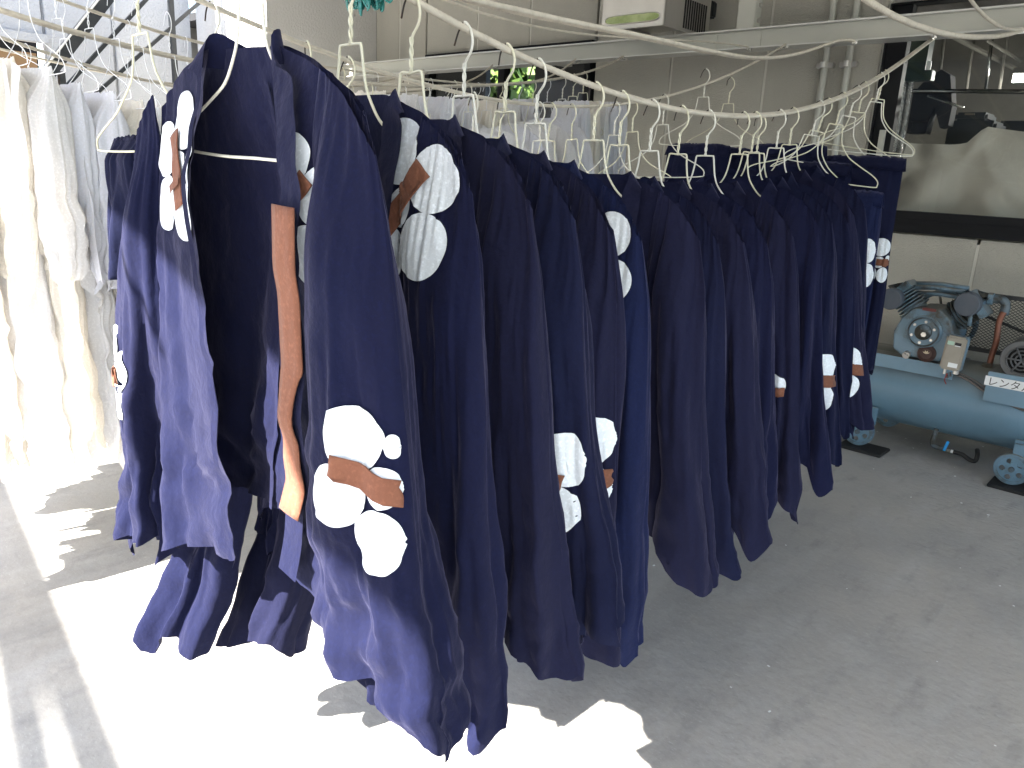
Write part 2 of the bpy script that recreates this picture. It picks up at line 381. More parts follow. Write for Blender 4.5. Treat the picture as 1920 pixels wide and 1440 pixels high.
# room behind
rm = thing('workroom', 'dim workroom behind the wide window', 'room')
g = MB()
for a, b_ in (((-6.95, 9, 0), (3.5, 9.1, 3.4)), ((-12, 5.52, 0), (-11.9, 9, 3.4)), ((3.4, 5.52, 0), (3.5, 9, 3.4))): g.span(a, b_)
g.build('wall', M_int, rm)
g = MB(); g.span((-7, 5.52, -.02), (3.5, 9.1, .0)); g.build('floor', M_int, rm)
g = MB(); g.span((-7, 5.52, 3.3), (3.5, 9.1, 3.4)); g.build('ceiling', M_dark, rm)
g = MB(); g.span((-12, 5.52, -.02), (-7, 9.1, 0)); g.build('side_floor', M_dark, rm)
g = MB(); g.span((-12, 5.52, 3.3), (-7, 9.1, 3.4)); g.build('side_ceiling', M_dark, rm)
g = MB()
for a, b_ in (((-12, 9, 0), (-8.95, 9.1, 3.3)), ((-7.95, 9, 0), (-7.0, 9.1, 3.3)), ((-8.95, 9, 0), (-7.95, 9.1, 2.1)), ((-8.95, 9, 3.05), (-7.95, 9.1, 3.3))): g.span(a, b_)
g.build('dark_partition', M_dark, rm)  # gap left for the tree that stands in for a reflection
def onw(x, y, Y): return at(x, y, 1, Y)
t = thing('duct_pipe', 'foil wrapped duct rising just inside the window', 'duct')
for q, (x0, x1) in enumerate(((1697, 1688), (1712, 1700))):
    a = onw(x0+8, 60, 5.85); b_ = onw(x1-22, 330, 5.85); g = MB(); g.tube(crom([a, (a+b_)/2+Vector((.01, 0, 0)), b_], 10), .028-.008*q, 12); g.build('foil_pipe', M_foil, t, True)
t = thing('black_jacket', 'black jacket hanging from the rail inside the workroom', 'jacket')
pl = [(1765, 130), (1782, 140), (1785, 200), (1778, 235), (1762, 240), (1752, 200), (1745, 215), (1735, 250), (1700, 250), (1712, 175), (1735, 150)]
v0 = [onw(x, y, 6.0) for x, y in pl]; v1 = [p+Vector((0, .12, 0)) for p in v0]; n = len(pl)
g = MB(); g.add(v0+v1, [tuple(range(n)), tuple(range(2*n-1, n-1, -1))]+[(i, i+n, (i+1) % n+n, (i+1) % n) for i in range(n)]); g.build('body', M_jacket, t)
t = thing('clothes_rail', 'shiny steel rail running across the workroom', 'rail')
A = onw(1695, 170, 5.95); B = onw(1920, 172, 5.95); g = MB(); g.cyl(A, B+(B-A)*2, .014, 14); g.build('rail', M_steel, t, True)
A = onw(1740, 180, 5.9); B = onw(1806, 202, 5.75); g = MB(); g.cyl(A, B, .009, 12); g.build('side_arm', M_steel, t, True)
t = thing('ceiling_lamp', 'lit fluorescent tube lamp inside the workroom', 'lamp')
A = onw(1899, 148, 6.6); g = MB(); g.cyl(A, A+Vector((1.0, .2, 0)), .022, 14); g.build('tube', ml, t, True)
g = MB(); g.span((A.x, A.y-.04, A.z+.03), (A.x+1.1, A.y+.24, A.z+.07)); g.build('fitting', M_int, t)
for z, yy in ((2.55, 6.4), (2.7, 7.2)):
    t = thing('ceiling_truss', 'grey ceiling truss crossing the %s of the workroom' % ('front' if yy < 7 else 'back'), 'truss')
    g = MB(); A = onw(1780, 65, yy); B = onw(1905, 130, yy+.9); g.tube([A, B], .018, 6); g.tube([onw(1850, 75, yy), onw(1915, 115, yy+.6)], .012, 6); g.build('member', M_int, t)
for k, (xa, xb, Y) in enumerate(((1772, 1758, 6.3), (1862, 1848, 6.5), (1828, 1812, 6.9), (1890, 1874, 7.0))):
    t = tag(MB().cyl(onw(xa, 60, Y), onw(xb, 168, Y), .011, 10).build('drop_pipe', M_steel if k == 1 else M_int, None, True),
            ['thin drop pipe inside the window above the jacket', 'bright drop pipe inside the window left of the lit lamp', 'dull drop pipe in the middle of the workroom', 'dull drop pipe beside the lit lamp'][k], 'pipe')
t = thing('green_cabinet', 'dark green electrical bracket on the duct inside the window', 'bracket')
g = MB(); a = onw(1676, 135, 5.75); b_ = onw(1750, 152, 5.78); g.span((a.x, 5.72, b_.z), (b_.x, 5.8, a.z), .004); a = onw(1712, 75, 5.8); b_ = onw(1738, 140, 5.8); g.span((a.x, 5.74, b_.z), (b_.x, 5.84, a.z)); g.build('box', M_greenp, t)
g = MB(); a = onw(1739, 115, 5.7); b_ = onw(1745, 131, 5.7); g.span((a.x, 5.69, b_.z), (b_.x, 5.70, a.z)); g.build('tag_plate', M_label, t)
t = thing('press_machine', 'dark pressing machine standing behind the dust sheet', 'machine')
a = onw(1778, 226, 6.2); b_ = onw(1862, 262, 6.2); g = MB(); g.span((a.x, 6.2, .5), (b_.x, 6.6, a.z), .02); g.build('body', M_intd, t)
a = onw(1790, 210, 6.2); b_ = onw(1848, 226, 6.2); g = MB(); g.span((a.x, 6.22, b_.z), (b_.x, 6.5, a.z), .015); g.build('head', M_intd, t)
a = onw(1808, 212, 6.19); b_ = onw(1826, 215, 6.19); g = MB(); g.span((a.x, 6.205, b_.z), (b_.x, 6.215, a.z)); g.build('name_plate', M_brass, t)
a = onw(1870, 226, 6.5); b_ = onw(1960, 262, 6.5); g = MB(); g.span((a.x, 6.5, .5), (b_.x+.5, 6.9, a.z), .02); tag(g.build('dark_bin', M_intd), 'dark bin beside the pressing machine in the workroom', 'bin')
# dust sheet just inside the glass
C_, R_ = 110, 40
u = np.linspace(0, 1, C_); v = np.linspace(0, 1, R_); U, V = np.meshgrid(u, v)
x = -1.72+U*3.6
pxs = [-1.72, -1.45, -1.36, -1.27, -1.0, -.78, -.6, .2, 2]
pzs = [1.80, 1.79, 1.80, 1.90, 1.86, 1.88, 1.92, 1.84, 1.86]
zt = np.interp(x, pxs, pzs)
Z = zt*(1-V)+1.20*V
Yv = 5.60+.03*np.sin(x*14+V*3)+.03*vn(x*6, V*2, 3)+.09*np.abs(vn(x*3.5+V*2.2, V*1.5, 5))+.03*vn(x*9-V*4, V*3, 8)
o = grid_obj('dust_sheet', x, Yv, Z, M_sheet, None, solid=0); tag(o, 'grey dust sheet draped inside the wide window', 'sheet')
# ------------------------------------------------------------------ stainless hood
t = thing('exhaust_hood', 'stainless exhaust box with oval cut outs above the beam', 'vent')
a = onw(1127, 57, 4.62); b_ = onw(1243, 48, 4.62); c = (b_.x, 5.15)
zb = (a.z+b_.z)/2
g = MB(); g.span((a.x, 4.62, zb), (b_.x, 4.64, zb+.6), .004).span((a.x, 4.64, zb), (a.x+.01, 5.2, zb+.6)).span((b_.x-.01, 4.64, zb), (b_.x, 5.2, zb+.6)).span((a.x+.01, 4.64, zb+.07), (b_.x-.01, 5.2, zb+.075)); g.build('casing', M_galv, t)
g = MB()
for k in range(10): g.span((b_.x, 4.86+k*.03, zb+.02), (b_.x+.004, 4.875+k*.03, zb+.2))
g.build('louvre', M_dark, t)
mr_ = mat('painted_green_reflection', (.20, .25, .10), .22, .6, mix=[((.33, .38, .20), 9, .45, .6, 3, I1)])  # green reflection in the polished steel, painted into the base colour
g = MB(); cx = (a.x+b_.x)/2; W_ = (b_.x-a.x)
pts = []
for q in range(60):
    th = 2*pi*q/60; xx = cos(th)*W_*.44; hh = .028+.026*(abs(cos(th))**3)
    pts.append((cx+xx, 4.617, zb+.058+sin(th)*hh+.0*xx))
g.add(pts+[(p[0], 4.62, p[2]) for p in pts], [tuple(range(60))[::-1]]+[(i, (i+1) % 60, (i+1) % 60+60, i+60) for i in range(60)]); g.build('cut_out', mr_, t)
g = MB(); g.tube([(p[0], 4.616, p[2]) for p in pts], .004, 6, closed=True); g.build('rim', M_galv, t)
g = MB(); q = onw(1322, 20, 5.3); g.span((q.x-.03, 5.3, q.z-.05), (q.x+.06, 5.36, q.z+.06), .01); tag(g.build('wall_fixture', M_intd), 'small dark cable fixture on the wall beside the exhaust box', 'fixture')

# ------------------------------------------------------------------ yard trees, and one tree added in place of a window reflection
def tree(x, y, h, seed, label):
    t = thing('leafy_tree', label, 'tree', (x, y, 0)); rs = np.random.RandomState(seed)
    g = MB(); g.tube(crom([(0, 0, 0), (.08, .05, h*.35), (0, .1, h*.7)], 6), [.16-.1*i/12 for i in range(13)], 8)
    for k in range(6):
        a = k*1.05; g.tube([(0.03, .05, h*.35+k*.15), (cos(a)*1.0, sin(a)*1.0, h*.6+k*.15)], [.06, .02], 6)
    g.build('trunk', M_bark, t, True)
    N = 5000; c = rs.normal(size=(N, 3)); c /= np.linalg.norm(c, axis=1)[:, None]; c *= (rs.rand(N)[:, None]**.4)
    c *= np.array([1.5, 1.5, 1.4])*h/4.2*(.75+.25*vn(c[:, 0]*3+5, c[:, 2]*3+9, seed))[:, None]; c[:, 2] += h*.68
    a = rs.normal(size=(N, 3))*.09; b_ = rs.normal(size=(N, 3))*.09
    v = np.stack([c-a, c-b_, c+a, c+b_], 1).reshape(-1, 3)
    me = bpy.data.meshes.new('crown'); me.from_pydata(v.tolist(), [], [(4*i, 4*i+1, 4*i+2, 4*i+3) for i in range(N)]); link('crown', me, M_leaf, t)
tree(-9.6, -4.5, 4.6, 4, 'leafy green tree standing in the open yard left')
tree(-11.2, 11.6, 4.4, 9, 'sunlit green tree added behind the dark window in place of reflected greenery')
tree(-12.2, -7.5, 5.2, 6, 'taller leafy green tree farther out in the yard')

t = thing('added_dark_building', 'grey building added across the yard to darken the window reflections', 'building', (0, -15, 0))  # unseen, added so the window glass reflects something dark
g = MB(); g.span((-16, -8, 0), (14, 0, 7)); g.build('wall', mat('dark_cladding', (.07, .075, .08), .8), t)
g = MB(); g.span((-16.3, -8.3, 7), (14.3, .3, 7.3)); g.build('roof', M_dark, t)
for k in range(5):
    g = MB(); g.span((-13+k*5.5, 0, 1), (-10.5+k*5.5, .06, 3.2)); g.build('window', M_frame, t)
# ------------------------------------------------------------------ ropes
def rope(name, pts, r, label, strands=3, group='drying ropes', offs=((0, 0),)):
    pp = np.array([list(q) for q in pts], float); yy_ = np.linspace(pp[0, 1], pp[-1, 1], 60); dg = min(5, len(pts)-2)
    wt_ = np.ones(len(pts)); wt_[0] = .6; wt_[-1] = 6
    P = [Vector((float(np.polyval(np.polyfit(pp[:, 1], pp[:, 0], min(2, dg), w=wt_), q)), float(q), float(np.polyval(np.polyfit(pp[:, 1], pp[:, 2], dg, w=wt_), q)))) for q in yy_]
    # resample
    L = [0]
    for a, b_ in zip(P[:-1], P[1:]): L.append(L[-1]+(b_-a).length)
    N = int(L[-1]/.006); s = np.linspace(0, L[-1], N); A = np.array([list(p) for p in P])
    C = np.stack([np.interp(s, L, A[:, k]) for k in range(3)], 1)
    T = np.gradient(C, axis=0); T /= np.linalg.norm(T, axis=1)[:, None]
    U_ = np.cross(T, (1, 0, 0)); U_ /= np.linalg.norm(U_, axis=1)[:, None]; W2 = np.cross(T, U_)
    K = 15; ang = np.linspace(0, 2*pi, K, endpoint=False)
    vs = []; fs = []; base = 0
    for (dx, dz) in offs:
        th = ang[None, :]; tw = (s*2*pi/(r*6.5))[:, None]
        rad = r*(.66+.46*np.abs(np.cos(1.5*(th-tw)))**.7)
        wob = .0008*vn(s*9+dx*999, s*0, 3)[:, None]
        V = C[:, None, :]+(np.cos(th)*rad)[..., None]*U_[:, None, :]+(np.sin(th)*rad)[..., None]*W2[:, None, :]
        V = V+np.array([dx, 0, dz])+wob[..., None]
        vs.append(V.reshape(-1, 3))
        for i in range(N-1):
            for k in range(K): fs.append((base+i*K+k, base+i*K+(k+1) % K, base+(i+1)*K+(k+1) % K, base+(i+1)*K+k))
        base += N*K
    me = bpy.data.meshes.new(name); me.from_pydata(np.concatenate(vs).tolist(), [], fs)
    o = link(name, me, M_rope, None, True); tag(o, label, 'rope', group)
    return C
def rx1(y): return -1.14-.0805*(y-.6)
def onx(px, py, fx):
    x = fx(1.5)
    for _ in range(12): p = at(px, py, 0, x); x = fx(p.y)
    return at(px, py, 0, x)
p1 = [onx(*q, rx1) for q in [(780, 0), (900, 65), (1000, 120), (1100, 162), (1240, 195), (1390, 213), (1500, 205), (1600, 170), (1680, 120), (1750, 70)]]
R1 = rope('drying_rope', [(-1.09, -.6, 2.45), (-1.12, .25, 1.99), (-1.135, .62, 1.885)]+p1, .0062, 'thick cotton rope carrying the long front row of navy coats', offs=((0, 0), (.009, -.004)))
def rx2(y): return -1.8-.1185*(y-.7)
p2 = [onx(*q, rx2) for q in [(365, 0), (500, 52), (640, 105), (873, 177), (1057, 200), (1167, 195), (1233, 183), (1427, 110), (1473, 83)]]
R2 = rope('drying_rope', [(-1.7, -.8, 2.4), (-1.79, .5, 1.94)]+p2, .0058, 'thinner cotton rope just behind the front row of navy coats')
def rx3(y): return -2.6-.21*(y-.75)
p3 = [onx(*q, rx3) for q in [(0, 14), (200, 78), (297, 108)]]
R3 = rope('drying_rope', [(-2.4, -.6, 2.25)]+p3+[(-2.95, 2.4, 1.86), (-3.12, 3.2, 1.93), (-3.3, 4.1, 2.1), (-3.525, 4.93, 2.33)], .0062, 'twisted rope at left carrying the nearest white garments', offs=((0, 0), (.008, .003)))
def rx4(y): return -3.2-.2*(y-1)
p4 = [onx(*q, rx4) for q in [(112, 0), (230, 38), (347, 72)]]
R4 = rope('drying_rope', [(-3.0, 0, 2.2)]+p4+[(-3.55, 2.6, 1.96), (-3.7, 3.4, 2.0), (-3.95, 4.93, 2.34)], .006, 'upper rope at left crossing in front of the black stair')
def rx5(y): return -3.3-.35*(y-1)
p5 = [onx(*q, rx5) for q in [(0, 70), (90, 98), (160, 122)]]
R5 = rope('drying_rope', [(-3.1, .2, 2.0)]+p5+[(-3.9, 2.6, 1.84), (-4.3, 3.7, 2.0), (-4.83, 4.93, 2.34)], .006, 'lower rope at left running down behind the white garments')
R6 = rope('drying_rope', [(-4.2, .2, 2.1), (-4.7, 1.8, 1.92), (-5.2, 3.4, 1.98), (-5.7, 4.93, 2.34)], .006, 'farthest rope strung across in front of the wing wall')
def rxf(y): return -1.34-.15*(y-1.2)
pf = [onx(*q, rxf) for q in [(880, 0), (1000, 30), (1240, 82), (1400, 103), (1500, 103), (1600, 86)]]
rope('spare_rope', [(-1.2, .3, 2.05)]+pf+[Vector((-1.89, 4.93, 2.325))], .0065, 'doubled empty rope slung high in front of the beam', offs=((0, 0), (.012, .002)), group=None)
p = [onx(*q, lambda y: -1.0) for q in [(1620, 0), (1700, 42), (1800, 67), (1900, 63)]]
rope('spare_rope', [(-.98, 1.6, 2.25)]+p+[Vector((-1.02, 4.93, 2.325))], .010, 'smooth white rope sagging in front of the wide window', group=None)
p = [onx(*q, lambda y: -1.0) for q in [(1810, 0), (1870, 34)]]
rope('spare_rope', [(-.98, 2.6, 2.6)]+p+[Vector((-1.0, 4.93, 2.33))], .007, 'thin rope dropping to the beam at top right corner', group=None)
p = [onx(*q, lambda y: -2.55) for q in [(815, 0), (1000, 42), (1200, 74), (1403, 88)]]
rope('spare_rope', [(-2.45, 1.0, 2.5)]+p, .005, 'thin grey rope behind the doubled empty rope', group=None)
# rope ties under the beam
for k, x in enumerate((-1.46, -1.89, -2.308, -2.557, -3.525, -3.95, -4.83, -5.7, -1.02)):
    t = thing('rope_hook', 'galvanised hook bolt holding the %s rope end under the beam' % ['front coat', 'doubled empty', 'second navy', 'thin grey', 'nearest white', 'upper left', 'lower left', 'farthest', 'sagging white'][k], 'hook', (x, 4.95, 2.33), group='hook bolts under the beam')
    g = MB(); g.tube([(0, .03, 0), (0, .02, -.012), (0, 0, -.018), (0, -.02, -.01), (0, -.022, .006)], .004, 6); g.build('eye', M_galv, t, True)
    g = MB(); g.cyl((0, .03, -.012), (0, .03, 0), .011, 6); g.build('nut', M_galv, t)
def rpt(R, y): return float(np.interp(y, R[:, 1], R[:, 0])), float(np.interp(y, R[:, 1], R[:, 2]))

# ------------------------------------------------------------------ hangers
def hanger_meshes(seed, r=.0025, white=False, drop=1.0, wide=1.0, tipc=True):
    rs = random.Random(seed); j = lambda a: rs.uniform(-a, a)
    hook = crom([(-.027+j(.004), j(.003), -.030), (-.019, 0, -.004), (-.003, 0, .0085+r), (.014, 0, -.002), (.022, 0, -.022), (.019, 0, -.042), (.006, 0, -.058), (0, 0, -.068)], 6)
    n0 = 16
    tip = MB(); tip.tube(hook[:n0+rs.randint(-2, 10)], r*.72, 7); 
    body = MB(); body.tube(hook[n0-4:], r*1.05, 7)
    for ph in (0, pi):
        body.tube([(cos(ph+q*.5)*.0021, sin(ph+q*.5)*.0021, -.064-q*.00305) for q in range(21)], r*.95, 6)
    zb = -.125
    L = [(0, 0, zb), (-.024, 0, zb+.001+j(.002)), (-.030, j(.002), zb-.004), (-.034, 0, zb-.030), (-.042, 0, zb-.066*drop), (-.056, 0, zb-.093*drop), (-.09*wide, j(.004), zb-.128*drop), (-.14*wide, j(.006), zb-.156*drop), (-.20*wide, j(.006), zb-.185*drop), (-.228*wide, 0, zb-.207*drop), (-.232*wide, 0, zb-.226*drop), (-.218*wide, 0, zb-.235*drop), (-.1*wide, 0, zb-.238*drop+j(.004)), (0, 0, zb-.240*drop)]
    Rr = [(-x, y, z) for x, y, z in L[:-1]][::-1]
    body.tube(crom(L+Rr, 5), r, 7)
    return tip, body
HM = []
for k in range(5):
    tip, body = hanger_meshes(k+1)
    a = tip.build('hook_tip', M_tip, None, True); b_ = body.build('wire_body', M_wire if k % 3 else M_wirew, None, True)
    HM.append((a.data, b_.data)); bpy.data.objects.remove(a); bpy.data.objects.remove(b_)
tip, body = hanger_meshes(9, r=.0013, drop=.85)
a = tip.build('hook_tip', M_thin, None, True); b_ = body.build('wire_body', M_thin, None, True)
HT = (a.data, b_.data); bpy.data.objects.remove(a); bpy.data.objects.remove(b_)
def hanger(x, y, z, label, yaw=0, roll=0, k=0, thin=False, group=None):
    t = thing('wire_hanger', label, 'hanger', (x, y, z), 0, group)
    t.rotation_euler = (0, roll, yaw)
    A, B = HT if thin else HM[k % 5]
    for nm, me in (('hook_tip', A), ('wire_body', B)):
        o = bpy.data.objects.new(nm, me); COL.objects.link(o); o.parent = t
    return t

# ------------------------------------------------------------------ coats
def ridge(ax):
    ax = np.abs(ax)
    return -.28*np.clip(ax-.09, 0, .1)-.52*np.clip(ax-.19, 0, 1)-2.2*np.clip(ax-.27, 0, 1)**1.5
def body_grid(p, R=46, Cn=150):
    X, Y, Z = body_grid_(p, R, Cn); return X*p.get('ws', 1), Y, Z
def sleeve_grid(side, p, R=54, Cn=110):
    X, Y, Z = sleeve_grid_(side, p, R, Cn); return X*p.get('ws', 1), Y, Z
def body_grid_(p, R=46, Cn=150):
    s = np.linspace(0, 1, Cn); v = np.linspace(0, 1, R)
    S_, V = np.meshgrid(s, v); sd = p['seed']
    xiL = np.interp(V, [0, .25, .6, 1], p.get('openL', [.115, .115, .10, .075]))
    xiR = np.interp(V, [0, .25, .6, 1], p.get('openR', [.125, .13, .085, .03]))
    W = .30+.045*sst(V, 0, .12)+p.get('flare', .05)*V
    D = .010+p.get('depth', .042)*sst(V, 0, .30)+.012*V
    th0 = np.arcsin(np.clip(xiL/W, -.9, .9)); th1 = 2*pi-np.arcsin(np.clip(xiR/W, -.9, .9))
    th = th0+(th1-th0)*(S_+.035*np.sin(4*pi*S_))
    X = -W*np.sin(th); Y = -D*np.cos(th)
    front = np.cos(th) > 0
    lenf = np.where(X < 0, p.get('LfL', .80), p.get('LfR', .74))
    L = np.where(front, lenf, p.get('Lb', .82))
    blend = np.clip(np.abs(np.cos(th))*3, 0, 1); L = L*blend+.80*(1-blend)
    Zr = ridge(X/ (1+.12*V))
    Z = Zr-L*V*(1+0*V)+.02*vn(S_*9, 0*V, sd+7)*V
    A = .0025+.021*V**.9
    per = S_*2.6
    A = .003+.030*V**.75
    a0 = vn(per*9+.9*np.sin(V*2), V*1.1, sd)
    f = A*(np.tanh(1.9*a0)*.8+.45*vn(per*21+V, V*1.8, sd+1)+.14*vn(per*44, V*5, sd+2))
    wr = .0035*(1-np.abs(vn(X*26+V*6, Z*22, sd+4)))**2*p.get('wrinkle', 1)
    cr_ = p.get('crum', .45)*sst(V, .35, .95)*(.013*(1-2*np.abs(vn(X*11+V*5, Z*10+X*6, sd+21)))+.007*(1-2*np.abs(vn(X*24-V*7, Z*22-X*9, sd+22))))
    Y = Y+cr_
    X = X+f*.35*np.sin(th)*-1; Y = Y+(f+wr)*np.where(np.abs(np.cos(th)) > .2, 1, .5)
    X = X+p.get('sway', .0)*V*V
    return X, Y, Z
def sleeve_grid_(side, p, R=54, Cn=110):
    th = np.linspace(0, 2*pi, Cn, endpoint=False); v = np.linspace(0, 1, R); T, V = np.meshgrid(th, v)
    sd = p['seed']+(31 if side > 0 else 57)
    q = p['sr'] if side > 0 else p['sl']           # dict L, w0,w1, c0,c1
    c = q.get('off', 0)+np.interp(V, [0, .10, 1], [.282, .292, q.get('c1', .40)])
    a = np.interp(V, [0, .10, .5, 1], [.062, .082, .105, q.get('w1', .15)])
    bdep = .006+q.get('d', .05)*sst(V, 0, .3)
    X0 = a*np.cos(T); x = side*(c+X0*1.0)
    top = ridge(np.minimum(c, .345)+X0*np.interp(V, [0, 1], [1, .4]))+.007
    y = bdep*np.sin(T)-.012-q.get('fwd', .0)*V**3
    hem = q.get('tilt', 0)*np.cos(T)+.035*vn(T*1.9, 0*V, sd+3)
    z = top-(q['L']+hem)*V
    A = (.003+.030*V**.7)*q.get('amp', 1)
    a0 = vn(T*1.9+.9*V+.4*np.sin(V*3+sd), V*1.2, sd)
    f = A*(np.tanh(2.0*a0)*.8+.5*vn(T*4.3+V, V*2.2, sd+1)+.16*vn(T*9, V*6, sd+5))
    x = x+.03*V*vn(V*2.2, 0*V, sd+11)
    cr_ = p.get('crum', .45)*sst(V, .40, .95)*(.015*(1-2*np.abs(vn(x*11+V*5, z*10+x*6, sd+21)))+.008*(1-2*np.abs(vn(x*24-V*7, z*22-x*9, sd+22))))
    y = y+cr_; x = x+cr_*side*.15+.012*sst(V, .3, 1)*vn(V*6+T*.5, T*.8, sd+30)
    wr = .004*(1-np.abs(vn(T*6+V*3, V*9, sd+4)))**2
    x = x+side*f*np.cos(T)*.8; y = y+np.sign(np.sin(T))*f*np.abs(np.sin(T))**.5+wr*np.sin(T)
    seam = .0022*(V > .60+.07*np.cos(T)+.02*np.sin(2*T)); y = y+seam*np.sin(T); x = x+side*seam*np.cos(T)
    cuff = V > .955
    y = y+np.where(cuff, .0025*np.sin(T), 0); x = x+np.where(cuff, side*.002*np.cos(T), 0)
    x = x+p.get('sway', 0)*V*V
    # close the loop seamlessly
    wgt = sst(T, 2*pi-.6, 2*pi-.02)
    for arr in (x, y, z): arr[:] = arr*(1-wgt)+arr[:, :1]*wgt
    return x, y, z
def ribbon(name, A, B, m, parent, nc=5, bulge=.0015, solid=.0022):
    A = np.array([list(q) for q in A]); B = np.array([list(q) for q in B]); t = np.linspace(0, 1, nc)
    P = A[:, None, :]*(1-t)[None, :, None]+B[:, None, :]*t[None, :, None]
    P[..., 1] -= bulge*np.sin(pi*t)[None, :]
    return grid_obj(name, P[..., 0], P[..., 1], P[..., 2], m, parent, solid=solid)
CREST = [(.058*cos(a), .058*sin(a), .0385) for a in [radians(90+72*k) for k in range(5)]]
CREST = [(x*1.12, z*1.12, r) for x, z, r in CREST]+[(0, 0, .0245)]
def project(name, outs, srcs, cx, cz, rot, scale, m, parent, lim=-.2, off=.0022, sx=1.0, frm=-1, jump=.018):
    bvs = []
    for src in srcs: bvs.append(BVHTree.FromPolygons([v.co for v in src.data.vertices], [list(p.vertices) for p in src.data.polygons]))
    def hit(x, z):
        X_ = (x*cos(rot)-z*sin(rot))*scale*sx+cx; Z_ = (x*sin(rot)+z*cos(rot))*scale+cz
        best = None
        for bv in bvs:
            h = bv.ray_cast(Vector((X_, frm*.6, Z_)), Vector((0, -frm, 0)), 1.2)
            if h[0] is not None and h[0].y*frm > lim and (best is None or h[0].y*frm > best[0].y*frm): best = h
        if best is None: return None
        n_ = best[1] if best[1].y*frm > 0 else -best[1]
        return best[0]+Vector((0, frm*off, 0))+n_*off*.5
    made = None
    for O in outs:
        c = (sum(q[0] for q in O)/len(O), sum(q[1] for q in O)/len(O)); hc = hit(*c)
        if hc is None:
            good = [(c[0]+(q[0]-c[0])*t, c[1]+(q[1]-c[1])*t) for q in O[::3] for t in (.4, .8)]
            good = [q for q in good if hit(*q) is not None]
            if len(good) < 4: continue
            c = (sum(q[0] for q in good)/len(good), sum(q[1] for q in good)/len(good)); hc = hit(*c)
            if hc is None: continue
        K = 12; vs = [hc]; rad = []
        for q in O:
            prev = hc; last = 0; col = [hc]
            for k in range(1, 2*K+1):
                t = k/(2*K); h = hit(c[0]+(q[0]-c[0])*t, c[1]+(q[1]-c[1])*t)
                if h is None or abs(h.y-prev.y) > jump: break
                prev = h; col.append(h); last = k
            rad.append(col)
        n = len(O); fs = []
        ln = np.array([len(c_)-1 for c_ in rad], float)
        if len(O) > 60:
            mn = np.min([np.roll(ln, d_) for d_ in range(-3, 4)], axis=0)
            ln = np.minimum(ln, np.mean([np.roll(mn, d_) for d_ in range(-4, 5)], axis=0)+.2)
        for k in range(1, K+1):
            for ci, col in enumerate(rad):
                L_ = ln[ci];  u_ = L_*k/K; i0 = int(u_); f_ = u_-i0
                vs.append(col[-1] if i0 >= len(col)-1 else col[i0].lerp(col[i0+1], f_))
        fs += [(0, 1+i_, 1+(i_+1) % n) for i_ in range(n)]
        for k in range(K-1):
            a = 1+k*n; b_ = a+n; fs += [(a+i_, b_+i_, b_+(i_+1) % n, a+(i_+1) % n) for i_ in range(n)]
        ext_ = max(v.z for v in vs)-min(v.z for v in vs)
        if ext_ < .008: continue
        me = bpy.data.meshes.new(name); me.from_pydata([tuple(v) for v in vs], [], fs); me.update()
        made = link(name, me, m, parent, True)
    return made
def disc_poly(cx, cz, r, n=80): return [(cx+r*cos(2*pi*i/n), cz+r*sin(2*pi*i/n)) for i in range(n)]
def rect_poly(x0, x1, z0, z1, n=9):
    o = [(x0+(x1-x0)*i/n, z0) for i in range(n)]+[(x1, z0+(z1-z0)*i/3) for i in range(3)]+[(x1-(x1-x0)*i/n, z1) for i in range(n)]+[(x0, z1-(z1-z0)*i/3) for i in range(3)]
    return o
DISCS = [disc_poly(*c) for c in CREST]
def crest(src, cx, cz, rot, parent, scale=1.0, sx=1.0, strap=(0, .10), srot=None, frm=-1, lim=-.2):
    project('crest_disc', DISCS, src, cx, cz, rot, scale, M_crest, parent, lim, sx=sx, frm=frm)
    sr = rot if srot is None else srot
    o = project('brown_strap', [rect_poly(strap[0]-.008, strap[1], -.0145, .0145)], src, cx, cz, sr, scale, M_strap, parent, lim, off=.006, sx=sx, jump=.06, frm=frm)
    if o:
        md = o.modifiers.new('thickness', 'SOLIDIFY'); md.thickness = .002
    project('strap_knot', [rect_poly(.018, .030, -.017, .017)], src, cx, cz, sr, scale, M_strap, parent, lim, off=.009, sx=sx, jump=.06, frm=frm)
